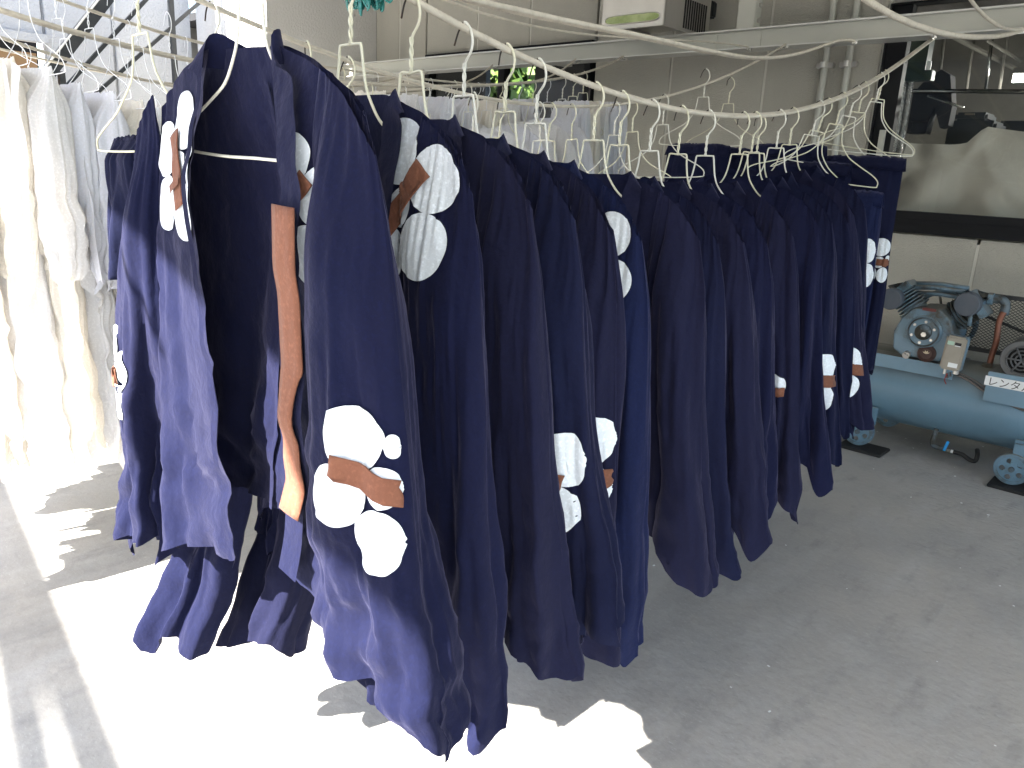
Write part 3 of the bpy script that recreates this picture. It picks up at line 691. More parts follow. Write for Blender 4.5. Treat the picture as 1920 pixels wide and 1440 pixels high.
def make_coat(p, x, y, z, yaw, roll, label, group, m, detail=True):
    t = thing('navy_coat', label, 'coat', (x, y, z), 0, group); t.rotation_euler = (0, roll, yaw)
    B = body_grid(p); body = grid_obj('coat_body', *B, m, t, solid=0)
    sv = []
    for side in (-1, 1):
        sv.append(grid_obj('sleeve', *sleeve_grid(side, p), m, t, wrap=True, solid=0))
    # collar: lower front left -> neck -> lower front right
    X, Y, Z = B; R = X.shape[0]
    cw = .052
    inn = []; out = []
    nv = [int(q) for q in np.linspace(R-2, 2, 20)]
    for i in nv:
        a = Vector((X[i, 0], Y[i, 0]-.006, Z[i, 0])); inn.append(a+Vector((.010, -.004, 0))); out.append(a+Vector((-p.get('cwl', cw)+.01, -.006, -.004)))
    pl_ = (.0, .012)
    inn += [Vector((-.118, -.014, .010)), Vector((-.112, .004, .022)), Vector((-.085, .020, .012)), Vector((-.04, .026, .000)), Vector((0, .028, -.004)), Vector((.04, .026, .000)), Vector((.085, .020, .012)), Vector((.115, .004, .020)), Vector((.124, -.014, .008))]
    out += [Vector((-.160, -.030, -.034)), Vector((-.150, -.006, -.030)), Vector((-.10, .024, -.032)), Vector((-.05, .032, -.038)), Vector((0, .034, -.040)), Vector((.05, .032, -.038)), Vector((.10, .024, -.032)), Vector((.150, -.006, -.030)), Vector((.166, -.030, -.034))]
    C = X.shape[1]-1
    cr = p.get('colR')
    for i in nv[::-1]:
        a = Vector((X[i, C], Y[i, C]-.006, Z[i, C]))
        if cr: a.x = float(np.interp(-Z[i, C], cr[0], cr[1])); a.y -= .012*min(1, -Z[i, C]*4)
        inn.append(a+Vector((-.010, -.004, 0))); out.append(a+Vector((cw-.01, -.006, -.004)))
    if p.get('ear'):
        for q in inn[20:29]: q.z += p['ear']*(1 if q.z > .005 else .3)
    if p.get('neck'):
        for L_ in (inn, out):
            for q in L_[20:29]: q.x *= p['neck']
    inn = crom(inn, 3); out = crom(out, 3)
    ribbon('collar_band', inn, out, m, t, bulge=0, solid=0)
    if p.get('seam'):
        ci = int(C*.52); pa = []; pb = []
        for i in range(3, R, 3):
            a = Vector((X[i, ci], Y[i, ci]-.005, Z[i, ci])); pa.append(a+Vector((-.006, 0, 0))); pb.append(a+Vector((.006, -.002, 0)))
        ribbon('back_seam', crom(pa, 3), crom(pb, 3), m, t, bulge=0, solid=0)
    for (k, ia, ib, dy) in p.get('brown', []):       # brown ends of the collar band: side, from row, to row
        rows = [int(q) for q in np.linspace(ia*(R-1), ib*(R-1), 16)]; cr = p.get('colR') if k > 0 else None
        col = 0 if k < 0 else C
        ia_ = []; ob_ = []
        for n_, i in enumerate(rows):
            q = n_/15; a = Vector((X[i, col], Y[i, col]-.014, Z[i, col]-dy*q)); a.x = float(np.interp(-a.z, cr[0], cr[1]))-.006 if cr else a.x; a.y -= .014 if cr else 0; pinch = 1-.35*sst(q, .45, .62)+.30*sst(q, .62, .95)
            ia_.append(a+Vector((-k*.008, 0, 0))); ob_.append(a+Vector((k*(cw+.002)*pinch, -.004, 0)))
        ribbon('brown_band', crom(ia_, 3), crom(ob_, 3), M_strap, t)
    for c in p.get('crests', []):
        src = [body] if c[0] in ('B', 'BL') else [body]+sv
        crest(src, *c[1:4], parent=t, lim=-.005, **(c[4] if len(c) > 4 else {}))
    return t
N_ = 0
NAMES = ['first', 'second', 'third', 'fourth', 'fifth', 'sixth', 'seventh', 'eighth', 'ninth', 'tenth', 'eleventh', 'twelfth', 'thirteenth', 'fourteenth', 'fifteenth', 'sixteenth', 'seventeenth']
def pick(pts): return pts
ys_top = [(430, -40), (661, 72), (773, 133), (870, 193), (948, 205), (1006, 228), (1112, 258), (1160, 273), (1217, 276), (1270, 293), (1320, 295), (1385, 287), (1407, 287), (1453, 277), (1477, 274)]
CY = [onx(*q, rx1).y for q in ys_top]
CY[0] = .655
spec = {
 0: dict(seed=11, seam=1, crum=.85, cwl=.012, neck=.80, openL=[.098, .098, .075, .02], openR=[.105, .185, .19, .16], colR=((0, .2, .45, .7), (.105, .195, .200, .185)), LfL=.90, LfR=.80, Lb=.80, flare=.06, wrinkle=1.6,
         sr=dict(L=.755, w1=.125, c1=.405, d=.05, tilt=-.03, amp=.55), sl=dict(L=.87, off=.085, w1=.115, c1=.40, d=.045, tilt=.0),
         brown=[(1, .25, .86, 0)],
         crests=[('BL', -.185, -.195, radians(-4), dict(scale=1.25, srot=radians(-62), strap=(-.045, .055))), ('B', .185, -.235, radians(8), dict(scale=1.1, srot=radians(55), strap=(-.06, .06))),
                 ('R', .415, -.575, radians(40), dict(scale=1.2, srot=radians(-14), strap=(-.055, .05))), ('L', -.475, -.63, radians(0), dict(scale=1.1, srot=radians(5), strap=(-.05, .03)))]),
 1: dict(seed=23, crum=.7, Lb=.88, LfR=.84, sr=dict(L=.78, w1=.15, c1=.34, tilt=.03), sl=dict(L=1.07, w1=.10, c1=.53, tilt=-.05, fwd=.17), brown=[(-1, .7, 1.0, .12)],
         crests=[('R', .175, -.175, radians(14), dict(scale=1.35, srot=radians(50), strap=(-.06, .06)))]),
 2: dict(seed=35, crum=.6, Lb=.88, LfR=.84, sr=dict(L=.76, w1=.145, c1=.33), sl=dict(L=1.04, w1=.12, c1=.385, tilt=-.04, fwd=.14), crests=[]),
 3: dict(seed=47, Lb=.88, LfR=.84, sr=dict(L=.76, w1=.145, c1=.33, tilt=-.04), sl=dict(L=.9, w1=.12, c1=.4),
         crests=[('R', .275, -.61, radians(5), dict(scale=1.35, srot=radians(-10), strap=(-.02, .06)))]),
 4: dict(seed=59, Lb=.88, LfR=.84, sr=dict(L=.80, w1=.14, c1=.34), sl=dict(L=.9, w1=.12, c1=.4),
         crests=[('R', .305, -.62, radians(40), dict(scale=1.35, srot=radians(-2), strap=(-.05, .09)))]),
 5: dict(seed=61, Lb=.88, LfR=.84, sr=dict(L=.84, w1=.11, c1=.33, tilt=.06), sl=dict(L=.9, w1=.12, c1=.4),
         crests=[('R', .20, -.20, radians(30), dict(scale=1.25, strap=(-.04, -.02)))]),
}
LAB = ['nearest navy coat, facing front, with brown collar band and white crests',
       'second navy coat, white crest and diagonal brown strap on its chest',
       'plain navy coat squeezed between the second and fourth coats',
       'navy coat with a white crest and short brown strap low on its sleeve',
       'navy coat with a round white crest and level brown strap low on its sleeve',
       'brighter blue navy coat with two white discs near its shoulder']
for k, y in enumerate(CY):
    xr, zr = rpt(R1, y)
    pr_ = random.Random(100+k)
    p = spec.get(k, dict(seed=100+k*13, Lb=.84, LfL=.80, LfR=.80, sr=dict(L=.77-.010*(k-5)+pr_.uniform(-.04, .05), w1=.148+pr_.uniform(-.015, .02), c1=.33+pr_.uniform(-.02, .03), tilt=pr_.uniform(-.02, .03)), sl=dict(L=.85, w1=.12, c1=.4), crests=[]))
    if k == 9: p['crests'] = [('R', .264, -.62, radians(0), dict(scale=1.0))]
    if k == 10: p['crests'] = [('R', .28, -.60, radians(0), dict(scale=.9))]
    if k in (12, 13, 14): p['crests'] = [('R', [.327, .327, .336][k-12], [-.64, -.67, -.68][k-12], radians([10, 70, 30][k-12]), dict(scale=1.35, srot=radians(-8), strap=(-.07, .08)))]
    if k: p['ws'] = .93; p['ear'] = -.012
    if k >= 10: p['depth'] = .03
    lab = LAB[k] if k < 6 else 'navy coat with its hem in the shade, %s from the front of the long row' % NAMES[k]
    if k in (9, 10): lab = 'navy coat showing only a %s of white crest, %s from the front' % (('half disc', 'thin sliver')[k-9], NAMES[k])
    if k in (12, 13, 14): lab = 'navy coat in the white crest cluster at the far end, %s from the front' % NAMES[k]
    mats = [0, 0, 2, 1, 2, 3, 2, 1, 2, 0, 2, 0, 1, 2, 1]
    yaw = pr_.uniform(-.07, .07); roll = pr_.uniform(-.03, .03)
    if k == 0: yaw, roll = 0.0, .03
    make_coat(p, xr-(.022 if k == 0 else 0), y, zr-(.200 if k == 0 else .205), yaw, roll, lab, 'navy coats hung in the front row', NAVY[mats[k]])
    hanger(xr, y, zr, 'cream wire hanger inside the %s navy coat of the front row' % NAMES[k], yaw, roll*.5, k, group='wire hangers in the front row of coats')
# last coats at the far end of the rope: three hung straight behind
pr_ = random.Random(5)
for k, y in enumerate((2.80,)):
    xr, zr = rpt(R1, y); xr -= .05
    p = dict(seed=300+k, Lb=.7, sr=dict(L=.68, w1=.11, c1=.37), sl=dict(L=.7, w1=.12, c1=.4), crests=[])
    make_coat(p, xr+.02, y, 1.525-.09*k, .05, 0, ['dark navy coat last in the front row, beside the askew empty hangers', 'dark navy coat behind the last crested coats, beside the empty hangers'][k], 'navy coats hung in the front row', NAVY[1])
    hanger(xr, y, 1.525-.09*k+.205, 'cream wire hanger in the %s coat at the far end' % ('next to last', 'very last')[k], .05, 0, k+1, group='wire hangers in the front row of coats')

# ------------------------------------------------------------------ folded navy garments (trousers / aprons)
def folded(x, y, z, wdt, L, yaw, seed, m, label, name='folded_trousers', cat='trousers', group=None, crests=(), dp=.035):
    t = thing(name, label, cat, (x, y, z), 0, group); t.rotation_euler[2] = yaw
    th = np.linspace(0, 2*pi, 110, endpoint=False); v = np.linspace(0, 1, 34); T, V = np.meshgrid(th, v)
    W = wdt/2*(1+.12*V+.03*vn(V*3, V*0, seed))
    D = .008+dp*sst(V, 0, .15)
    X = W*np.sign(np.cos(T))*np.abs(np.cos(T))**.7; Y = D*np.sin(T)
    A = .004+.022*V**.6
    f = A*(vn(T*3.2+V*.6, V*1.2, seed)+.6*vn(T*7, V*1.6, seed+1)+.2*vn(T*14, V*4, seed+2))
    Y = Y+np.sin(T)*f*1.0; X = X+.3*f*np.cos(T)
    Z = -L*V+.004*vn(T*8, V*0, seed+4)*(1-V)+.025*vn(T*2.2, V*0, seed+5)*V-.01*(np.abs(X)/(wdt/2))**3
    wgt = sst(T, 2*pi-.5, 2*pi-.02)
    for arr in (X, Y, Z): arr[:] = arr*(1-wgt)+arr[:, :1]*wgt
    b_ = grid_obj('cloth_fold', X, Y, Z, m, t, wrap=True)
    for c in crests: crest([b_], *c[:3], parent=t, **c[3])
    # waistband strip over the top
    s = np.linspace(-1, 1, 40); q = np.linspace(0, 1, 7); S2, Q = np.meshgrid(s, q)
    grid_obj('waistband', S2*wdt*.51, (Q-.5)*.05+.004*vn(S2*12, Q*2, seed), .010-.055*np.abs(Q-.5)*2-.006*np.abs(vn(S2*14, 0*Q, seed+2))-.01*np.abs(S2)**3, m, t)
    return t
q = at(1690, 300, 1, 3.80)
folded(q.x-.175, 3.80, 1.635, .38, .96, .04, 41, NAVY[1], 'navy trousers hanging farthest right beside the wide window, white disc at edge', group='navy trousers at the far end', crests=[(.16, -.46, 0, dict(scale=1.05, lim=-.2))])
folded(q.x-.33, 3.66, 1.60, .34, 1.0, -.05, 44, NAVY[1], 'navy trousers behind the empty hangers, left of the farthest pair', group='navy trousers at the far end')
folded(q.x-.50, 3.74, 1.68, .36, 1.0, .0, 45, NAVY[1], 'navy trousers hung highest behind the empty hangers at the far end', group='navy trousers at the far end')
folded(q.x-.20, 3.50, 1.47, .24, .84, .1, 46, NAVY[1], 'navy trousers hung lowest in front of the farthest pair', group='navy trousers at the far end')
q = at(1585, 490, 1, 3.20)
folded(q.x+.0, 3.22, q.z+.27, .19, .58, .1, 47, NAVY[3], 'short blue navy apron with white discs and brown strap under the empty hangers', 'navy_apron', 'apron', crests=[(.02, -.27, radians(20), dict(scale=1.25, srot=radians(80), strap=(-.08, .1)))])
for k, (y, w_) in enumerate(((3.75, .36), (4.1, .34))):
    xr, zr = rpt(R2, y)
    folded(xr, y, 1.675, w_, .9, .0, 51+k, NAVY[1], ['navy trousers on the second rope, nearer of the two behind the front row', 'navy trousers on the second rope, farther of the two near the wall'][k], group='navy trousers on the second rope')
    hanger(xr, y, 1.675+.36, 'cream wire hanger holding the %s navy trousers on the second rope' % ('nearer', 'farther')[k], .05, 0, k, group='wire hangers on the second rope')
xr, zr = rpt(R2, .77)
folded(xr-.14, .80, 1.53, .16, .32, .2, 71, NAVY[1], 'small folded navy garment peeking out left of the nearest coat', 'folded_garment', 'garment')
hanger(xr, .77, zr, 'bent cream wire hanger leaning out at the far left of the navy coats', .12, -.05, 1, group='wire hangers on the second rope')
for k, y in enumerate((.95, 1.22, 1.36, 1.9, 2.05, 2.28, 2.36, 2.5, 2.85, 3.0, 3.3)):
    xr, zr = rpt(R2, y); hanger(xr, y, zr, 'empty cream wire hanger on the second rope, %s from the front' % NAMES[k+1], random.Random(k).uniform(-.3, .3), random.Random(k+50).uniform(-.08, .08), k, group='wire hangers on the second rope')
# empty hangers at the far end of rope 1, turned askew
for k, (q, yaw) in enumerate((((1527, 258), .42), ((1541, 257), .62), ((1570, 240), .52), ((1597, 228), .66), ((1610, 222), .50), ((1641, 200), .72), ((1648, 198), .55))):
    p = onx(*q, rx1); xr, zr = rpt(R1, p.y)
    hanger(xr, p.y, zr, 'empty cream wire hanger turned askew on the front rope, %s from the window' % NAMES[6-k], yaw, [.13, .20, .10, .16, .08, .04, .10][k], k, group='empty hangers at the far end of the front rope')

# ------------------------------------------------------------------ white garments
def white_parts(seed, L, wdt, m1, m2, lower=True, flat_top=True):
    parts = []
    def tubeg(z0, L, w0, w1, D, seed, A0, R=40, Cn=120):
        th = np.linspace(0, 2*pi, Cn, endpoint=False); v = np.linspace(0, 1, R); T, V = np.meshgrid(th, v)
        W = w0/2+(w1-w0)/2*V
        X = W*np.sign(np.cos(T))*np.abs(np.cos(T))**.6
        Y = (.008+D*sst(V, 0, .2))*np.sin(T)
        A = A0*(.3+V**.7)
        f = A*(np.tanh(2*vn(T*3.6+V*.7, V*1.1, seed))+.7*vn(T*9+V, V*1.6, seed+1)+.22*vn(T*19, V*6, seed+2))
        Y = Y+np.sin(T)*f; X = X+.45*f*np.cos(T)
        Z = z0-L*V+.006*vn(T*9, 0*V, seed+3)*(1-V)+.10*vn(T*1.8, 0*V, seed+4)*V+.02*vn(T*9, 0*V, seed+6)*V
        crw = sst(V, .25, .9)*(.012*(1-2*np.abs(vn(X*11+V*5, Z*10+X*6, seed+21)))+.007*(1-2*np.abs(vn(X*26-V*7, Z*24-X*9, seed+22)))); Y = Y+crw
        wgt = sst(T, 2*pi-.5, 2*pi-.02)
        for arr in (X, Y, Z): arr[:] = arr*(1-wgt)+arr[:, :1]*wgt
        return X, Y, Z
    if lower: parts.append(('skirt', tubeg(-.05, L, wdt*.7, wdt*1.05, .045, seed, .02), m2))
    parts.append(('upper_cloth', tubeg(0, L*.58, wdt*.9, wdt*1.1, .055, seed+20, .022), m1))
    rs = random.Random(seed)
    for q in range(3):
        x0 = rs.uniform(-.4, .4)*wdt; dx = rs.uniform(-.02, .12); l = rs.uniform(.35, .62)*L
        v = np.linspace(0, 1, 30); u = np.linspace(-.5, .5, 5); U, V = np.meshgrid(u, v)
        wd = rs.uniform(.03, .055)
        parts.append(('tie_ribbon', (x0+dx*V+U*wd+.008*vn(V*4, 0*V, seed+q), -.085-.02*V+.008*vn(V*5+U*2, U*2, seed+q+9), .012*(1-(1-V*8).clip(0, 1))-l*V-.012*(U*2)**2), m1))
    return parts
WV = []
for k in range(4):
    WV.append([])
    for nm, G, m in white_parts(500+k*37, 1.08, .36, M_white[[2, 1, 0, 2][k]], M_white[[1, 0, 1, 0][k]]):
        o = grid_obj(nm, *G, m, None, wrap=nm != 'tie_ribbon', solid=0); WV[-1].append((nm, o.data)); bpy.data.objects.remove(o)
def white(x, y, z, yaw, k, label, group, sc=1.0, sx=1.0):
    t = thing('white_garment', label, 'garment', (x, y, z), 0, group); t.rotation_euler[2] = yaw; t.scale = (sc*sx, sc, sc)
    for nm, me in WV[k % 4]:
        o = bpy.data.objects.new(nm, me); COL.objects.link(o); o.parent = t
near = [(-.12, .60, 1.76), (-.05, .72, 1.75), (.02, .79, 1.735), (.01, .88, 1.70), (.04, .96, 1.685), (.03, 1.04, 1.67), (0, 1.13, 1.66), (0, 1.24, 1.65)]
WL = ['nearest white garment at the left edge, long ties falling down its front', 'white garment with cream folds just behind the nearest one at left',
      'white garment third from the left edge, long pale skirt to the floor side', 'white garment fourth back on the left rope, hung a little lower',
      'white garment fifth back on the left rope, beside the nearest navy coat', 'white garment sixth back on the left rope, narrow with a loose tie', 'white garment seventh back on the left rope, thin and pale',
      'white garment last of the left group, mostly hidden by others']
for k, (dx, y, z) in enumerate(near):
    xr, zr = rpt(R3, y)
    white(xr+dx, y, z-.02, .05*(k % 3-1)+.05, k, WL[k], 'white garments on the left rope', 1.0, .80)
    hanger(xr+dx, y, z+.285, 'thin white wire hanger over the %s white garment at left' % NAMES[k], .05, 0, 0, thin=True, group='thin white hangers at left')
for k, y in enumerate((.85, 1.1, 1.35, 1.6, 1.85)):
    xr, zr = rpt(R4, y); hanger(xr, y, zr, 'thin empty white hanger on the upper left rope, %s from the front' % NAMES[k], .4-.2*k, 0, 0, thin=True, group='thin white hangers at left')
for k, y in enumerate((1.0, 1.2, 1.5, 1.8)):
    xr, zr = rpt(R5, y); white(xr, y, zr-.2, .1, k+1, 'white garment on the rear left rope, %s from the front' % NAMES[k], 'white garments on the rear left rope')
    hanger(xr, y, zr+.0, 'thin white hanger above rear white garment, %s from the front' % NAMES[k], .3-.25*k, 0, 0, thin=True, group='thin white hangers at left')
for k, (x, y) in enumerate(((-3.02, .42), (-3.12, .58), (-3.2, .72), (-3.62, .62), (-3.75, .80))):
    white(x, y, 1.50, .08*(k % 3-1), k, 'white garment beyond the left edge, %s of the low hung group' % NAMES[k], 'low hung white garments beyond the left edge')
    hanger(x, y, 1.79, 'thin white hanger of low hung garment %s beyond the left edge' % NAMES[k], .08, 0, 0, thin=True, group='thin white hangers at left')
# white jackets in the middle distance
JP = []
for k in range(3):
    p = dict(seed=700+k*17, sr=dict(L=.6, w1=.11, c1=.37), sl=dict(L=.6, w1=.11, c1=.37), wrinkle=2, flare=.04)
    L_p = [('jacket_body', grid_obj('jacket_body', *body_grid(p, 30, 110), M_white[[0, 2, 0][k]], None, solid=0).data)]
    for side in (-1, 1): L_p.append(('sleeve', grid_obj('sleeve', *sleeve_grid(side, p, 26, 40), M_white[[0, 2, 0][k]], None, wrap=True, solid=0).data))
    JP.append(L_p)
for o in [o for o in bpy.data.objects if o.parent is None and o.type == 'MESH' and o.name.split('.')[0] in ('jacket_body', 'sleeve')]: bpy.data.objects.remove(o)
cnt = 0
for R, nm, yy in ((R3, 'nearest', (2.2, 2.42, 2.6, 2.78, 2.95, 3.12, 3.3, 3.46, 3.62, 3.8)), (R4, 'middle', (2.5, 2.75, 3.0, 3.22, 3.45, 3.7, 3.95)), (R5, 'rear', (2.6, 2.9, 3.2, 3.5, 3.8, 4.1)), (R6, 'farthest', (2.7, 3.1, 3.5, 3.9))):
    for k, y in enumerate(yy):
        xr, zr = rpt(R, y); cnt += 1; rr = random.Random(cnt); yaw = rr.uniform(-.15, .15)
        t = thing('white_jacket', 'white jacket on the %s white rope, %s from the front' % (nm, NAMES[k]), 'jacket', (xr, y, zr-.215), 0, 'white jackets hung in the middle distance')
        t.rotation_euler = (0, rr.uniform(-.05, .05), yaw)
        for pn, me in JP[cnt % 3]:
            o = bpy.data.objects.new(pn, me); COL.objects.link(o); o.parent = t
        hanger(xr, y, zr, 'thin wire hanger in the %s jacket of the %s white rope' % (NAMES[k], nm), yaw, 0, cnt, thin=cnt % 2 == 0, group='hangers of the white jackets')
for k, y in enumerate((4.0, 4.15, 4.3)):
    xr, zr = rpt(R3, y); hanger(xr, y, zr, 'empty wire hanger near the beam, %s of three on the rope' % NAMES[k], .2*k, 0, k, group='hangers of the white jackets')

for k, y in enumerate((3.95, 4.1, 4.25, 4.4, 4.55)):
    xr, zr = rpt(R3, y)
    white(xr+.10, y, 1.93+.012*k, .05, k, 'pleated white cloth hung near the beam end of the left rope, %s from the front' % NAMES[k], 'pleated white cloths near the beam', .82)
for R, nm, ys_ in ((R4, 'upper', (2.65, 2.9, 3.15, 3.4, 3.65, 3.9, 4.15)), (R5, 'rear', (2.9, 3.2, 3.5, 3.85))):
    for k, y in enumerate(ys_):
        xr, zr = rpt(R, y)
        white(xr+.05, y, zr-.10, .1*(k % 3-1), k+1, 'pleated white cloth on the %s left rope, %s from the front of its group' % (nm, NAMES[k]), 'pleated white cloths in the middle distance', .95)
# ------------------------------------------------------------------ cluster of pegs
c = at(682, 13, 1, 1.5)
rs = random.Random(3)
t0 = thing('peg_holder', 'small plastic ring of the peg bunch hung from the rope above', 'holder', (c.x, c.y, c.z+.05))
g = MB(); g.tube([(cos(a)*.05, sin(a)*.05, .03) for a in np.linspace(0, 2*pi, 24, endpoint=False)], .003, 6, closed=True).tube([(.05, 0, .03), (0, 0, .2)], .002, 6).tube([(-.05, 0, .03), (0, 0, .2)], .002, 6).tube([(0, 0, .2), (0, 0, .6)], .002, 6)
g.build('ring', M_peg, t0, True)
g = MB()
loop = crom([(-.006, 0, .03), (-.011, 0, .01), (-.009, 0, -.012), (0, 0, -.02), (.009, 0, -.012), (.011, 0, .01), (.006, 0, .03)], 5)
g.tube(loop, .0035, 8).tube([(q[0]*.35, .001, q[2]*.6) for q in loop], .003, 6); peg = g.build('plastic_peg', M_peg, None, True)
for k in range(26):
    o = peg if k == 0 else peg.copy()
    if k: COL.objects.link(o)
    o.location = (c.x+rs.uniform(-.105, .105), c.y+rs.uniform(-.03, .03), c.z+rs.choice((.02, .035, .055))-.0*k)
    zz = (1-((o.location.x-c.x)/.09)**2)*.02; o.location.z -= zz
    o.rotation_euler = (rs.uniform(-.3, .3), rs.uniform(-.4, .4), rs.uniform(-1, 1))
    tag(o, 'turquoise plastic peg in the bunch hanging at the top centre', 'peg', 'turquoise pegs in the bunch')

# ------------------------------------------------------------------ compressor
cp = thing('air_compressor', 'blue air compressor with V twin pump on a wheeled tank under the window', 'compressor', (0, 0, 0))
TY, TZ, TR = 4.93, .365, .222
g = MB(); prof = [(-.10, .0), (-.095, .06), (-.07, .12), (-.04, .17), (0, .205), (.03, .22), (.05, TR), (2.2, TR), (2.25, .21), (2.3, .16), (2.33, 0)]
g.lathe((-1.72, TY, TZ), (1, 0, 0), prof, 56); g.build('tank', M_bluec, cp, True, sharp=35)
# platform under the pump (sloping plate edge)
g = MB(); g.span((-1.62, 4.72, .545), (-.98, 5.08, .572), .004).span((-1.62, 4.715, .50), (-.98, 4.725, .575)); g.build('pump_platform', M_bluec, cp)
# wheels
def wheel(x, y, z, ang=0):
    wt_ = empty('wheel', (x, y, z)); wt_.parent = cp
    g = MB(); g.lathe((0, -.02, 0), (0, 1, 0), [(0, .066), (0, .082), (.006, .086), (.034, .086), (.04, .082), (.04, .066)], 40); g.build('tyre', M_blue, wt_, True, sharp=40)
    # disc with five holes
    n = 90; V = []; Fq = []
    bm = bmesh.new(); 
    import itertools
    rings = 15; seg = 80; idx = {}
    for i in range(rings+1):
        rr = .014+(.066-.014)*i/rings
        for j in range(seg):
            a = 2*pi*j/seg+ang; idx[i, j] = bm.verts.new((rr*cos(a), -.014, rr*sin(a)))
    for i in range(rings):
        for j in range(seg):
            rm_ = .014+(.066-.014)*(i+.5)/rings; am = 2*pi*(j+.5)/seg
            inh = False
            for h in range(5):
                ah = 2*pi*h/5
                if (rm_*cos(am)-.045*cos(ah))**2+(rm_*sin(am)-.045*sin(ah))**2 < .0135**2: inh = True
            if not inh: bm.faces.new((idx[i, j], idx[i+1, j], idx[i+1, (j+1) % seg], idx[i, (j+1) % seg]))
    me = bpy.data.meshes.new('hub_disc'); bm.to_mesh(me); bm.free(); o = link('hub_disc', me, M_bluec, wt_)
    md = o.modifiers.new('thickness', 'SOLIDIFY'); md.thickness = .006
    g = MB(); g.cyl((0, -.03, 0), (0, .02, 0), .014, 20).cyl((0, -.034, 0), (0, -.03, 0), .008, 6); g.build('axle_hub', M_grease, wt_, True, sharp=40)
    g = MB(); g.span((-.012, -.01, .02), (.05, .012, .14), .003).span((-.02, .035, .04), (.07, .06, .15), .003); g.build('wheel_bracket', M_bluec, wt_)
for x, y in ((at(1609, 815, 1, 4.66).x, 4.66), (at(1895, 890, 1, 4.66).x, 4.66), (-1.40, 5.2), (-.62, 5.2), (.25, 4.66)): wheel(x, y, .104, x*3)
for k, x in enumerate((at(1615, 840, 1, 4.64).x, at(1905, 910, 1, 4.64).x)):
    o = MB().span((x-.12, 4.57, 0), (x+.13, 4.75, .018), .004).build('rubber_pad', M_rubber); tag(o, 'black rubber pad under the %s compressor wheel' % ('left', 'right')[k], 'pad')
# crankcase
pc = at(1733, 622, 1, 4.72); cx, cz = pc.x, pc.z
pump = empty('pump', (cx, 4.86, cz)); pump.parent = cp
g = MB()
pl_ = [(-.15, -.12), (-.16, -.02), (-.13, .06), (-.075, .125), (.06, .135), (.12, .08), (.15, 0), (.14, -.1), (.10, -.155), (-.10, -.155)]
n = len(pl_); g.add([(x, -.14, z) for x, z in pl_]+[(x, .16, z) for x, z in pl_], [tuple(range(n))[::-1], tuple(range(n, 2*n))]+[(i, (i+1) % n, (i+1) % n+n, i+n) for i in range(n)])
o = g.build('crankcase', M_blue, pump); md = o.modifiers.new('bevel', 'BEVEL'); md.width = .012; md.segments = 3
g = MB(); g.lathe((0, -.14, 0), (0, -1, 0), [(0, .092), (.012, .092), (.016, .086), (.018, .072), (.022, .072), (.022, .045), (.012, .043), (.012, 0)], 40); g.build('bearing_cover', M_blue, pump, True, sharp=35)
g = MB(); g.lathe((0, -.155, 0), (0, -1, 0), [(0, .044), (.01, .044), (.02, .036), (.03, .018), (.034, 0)], 30).tube([(cos(a)*.079, -.162, sin(a)*.079) for a in np.linspace(0, 2*pi, 40, endpoint=False)], .004, 6, closed=True); g.build('oily_ring', M_grease, pump, True, sharp=35)
g = MB()
for a in range(6): g.cyl((cos(a*pi/3+.4)*.06, -.165, sin(a*pi/3+.4)*.06), (cos(a*pi/3+.4)*.06, -.172, sin(a*pi/3+.4)*.06), .008, 6)
g.cyl((.012, -.187, -.008), (.012, -.195, -.008), .014, 6)
g.build('bolt', M_galv, pump)
g = MB(); g.lathe((.035, -.14, -.118), (0, -1, 0), [(0, .048), (.012, .048), (.016, .034), (.02, .03), (.02, 0)], 28); g.build('oil_sight_flange', mat('rusty_flange', (.05, .022, .018), .55), pump, True, sharp=35)
g = MB(); g.add([(.035+cos(a)*(.02 if i % 2 else .011), -.162, -.115+abs(sin(a))*(.018 if i % 2 else .010)) for i, a in enumerate(np.linspace(0, pi, 9))]+[(.035, -.162, -.118)], [tuple(range(10))]); g.build('oil_level_mark', mat('cream_mark', (.6, .52, .35), .5), pump)
g = MB(); g.cyl((-.065, -.13, -.14), (-.065, -.165, -.145), .02, 16).cyl((-.065, -.165, -.145), (-.065, -.18, -.147), .013, 6); g.build('drain_plug', M_galv, pump, True, sharp=35)
g = MB(); g.span((-.03, -.146, .118), (.04, -.140, .134)); g.build('name_plate', mat('red_plate', (.13, .03, .025), .5), pump)
def cylinder(sgn, ang):
    d = Vector((sgn*sin(ang), 0, cos(ang))); base = d*.10
    g = MB(); g.cyl(base+Vector((0, 0, 0)), base+d*.075, .062, 24); g.build('barrel', M_blue, pump, True, sharp=40)
    g = MB()
    for k in range(6):
        a = base+d*(.045+k*.019); g.cyl(a, a+d*.005, .088-.002*k, 30)
    g.build('cooling_fin', M_blue if sgn < 0 else M_grease, pump, True, sharp=40)
    g = MB(); R = d.to_track_quat('Z', 'Y').to_matrix(); g.box(base+d*.175, (.15, .16, .045), R, .006); g.build('cylinder_head', M_blue, pump)
    g = MB()
    for k in range(5): g.box(base+d*.212+Vector((0, -.06+k*.03, 0)), (.13, .006, .03), R)
    g.build('head_fin', M_grease, pump)
    return base+d*.19
hl = cylinder(-1, radians(46)); hr = cylinder(1, radians(50))
g = MB(); c = at(1815, 570, 1, 4.66)-Vector((cx, 4.86, cz)); g.lathe(c, (0, 1, 0), [(-.03, 0), (-.03, .058), (-.024, .063), (.03, .063), (.03, 0)], 34); g.build('air_filter', M_filter, pump, True, sharp=35)
g = MB(); g.tube([c+Vector((0, .02, 0)), c+Vector((.0, .12, .0)), hr], .022, 12).tube([(c.x+.02, c.y+.02, c.z-.05), (c.x+.022, c.y+.02, c.z-.115)], .010, 10); g.build('filter_neck', M_blue, pump, True)
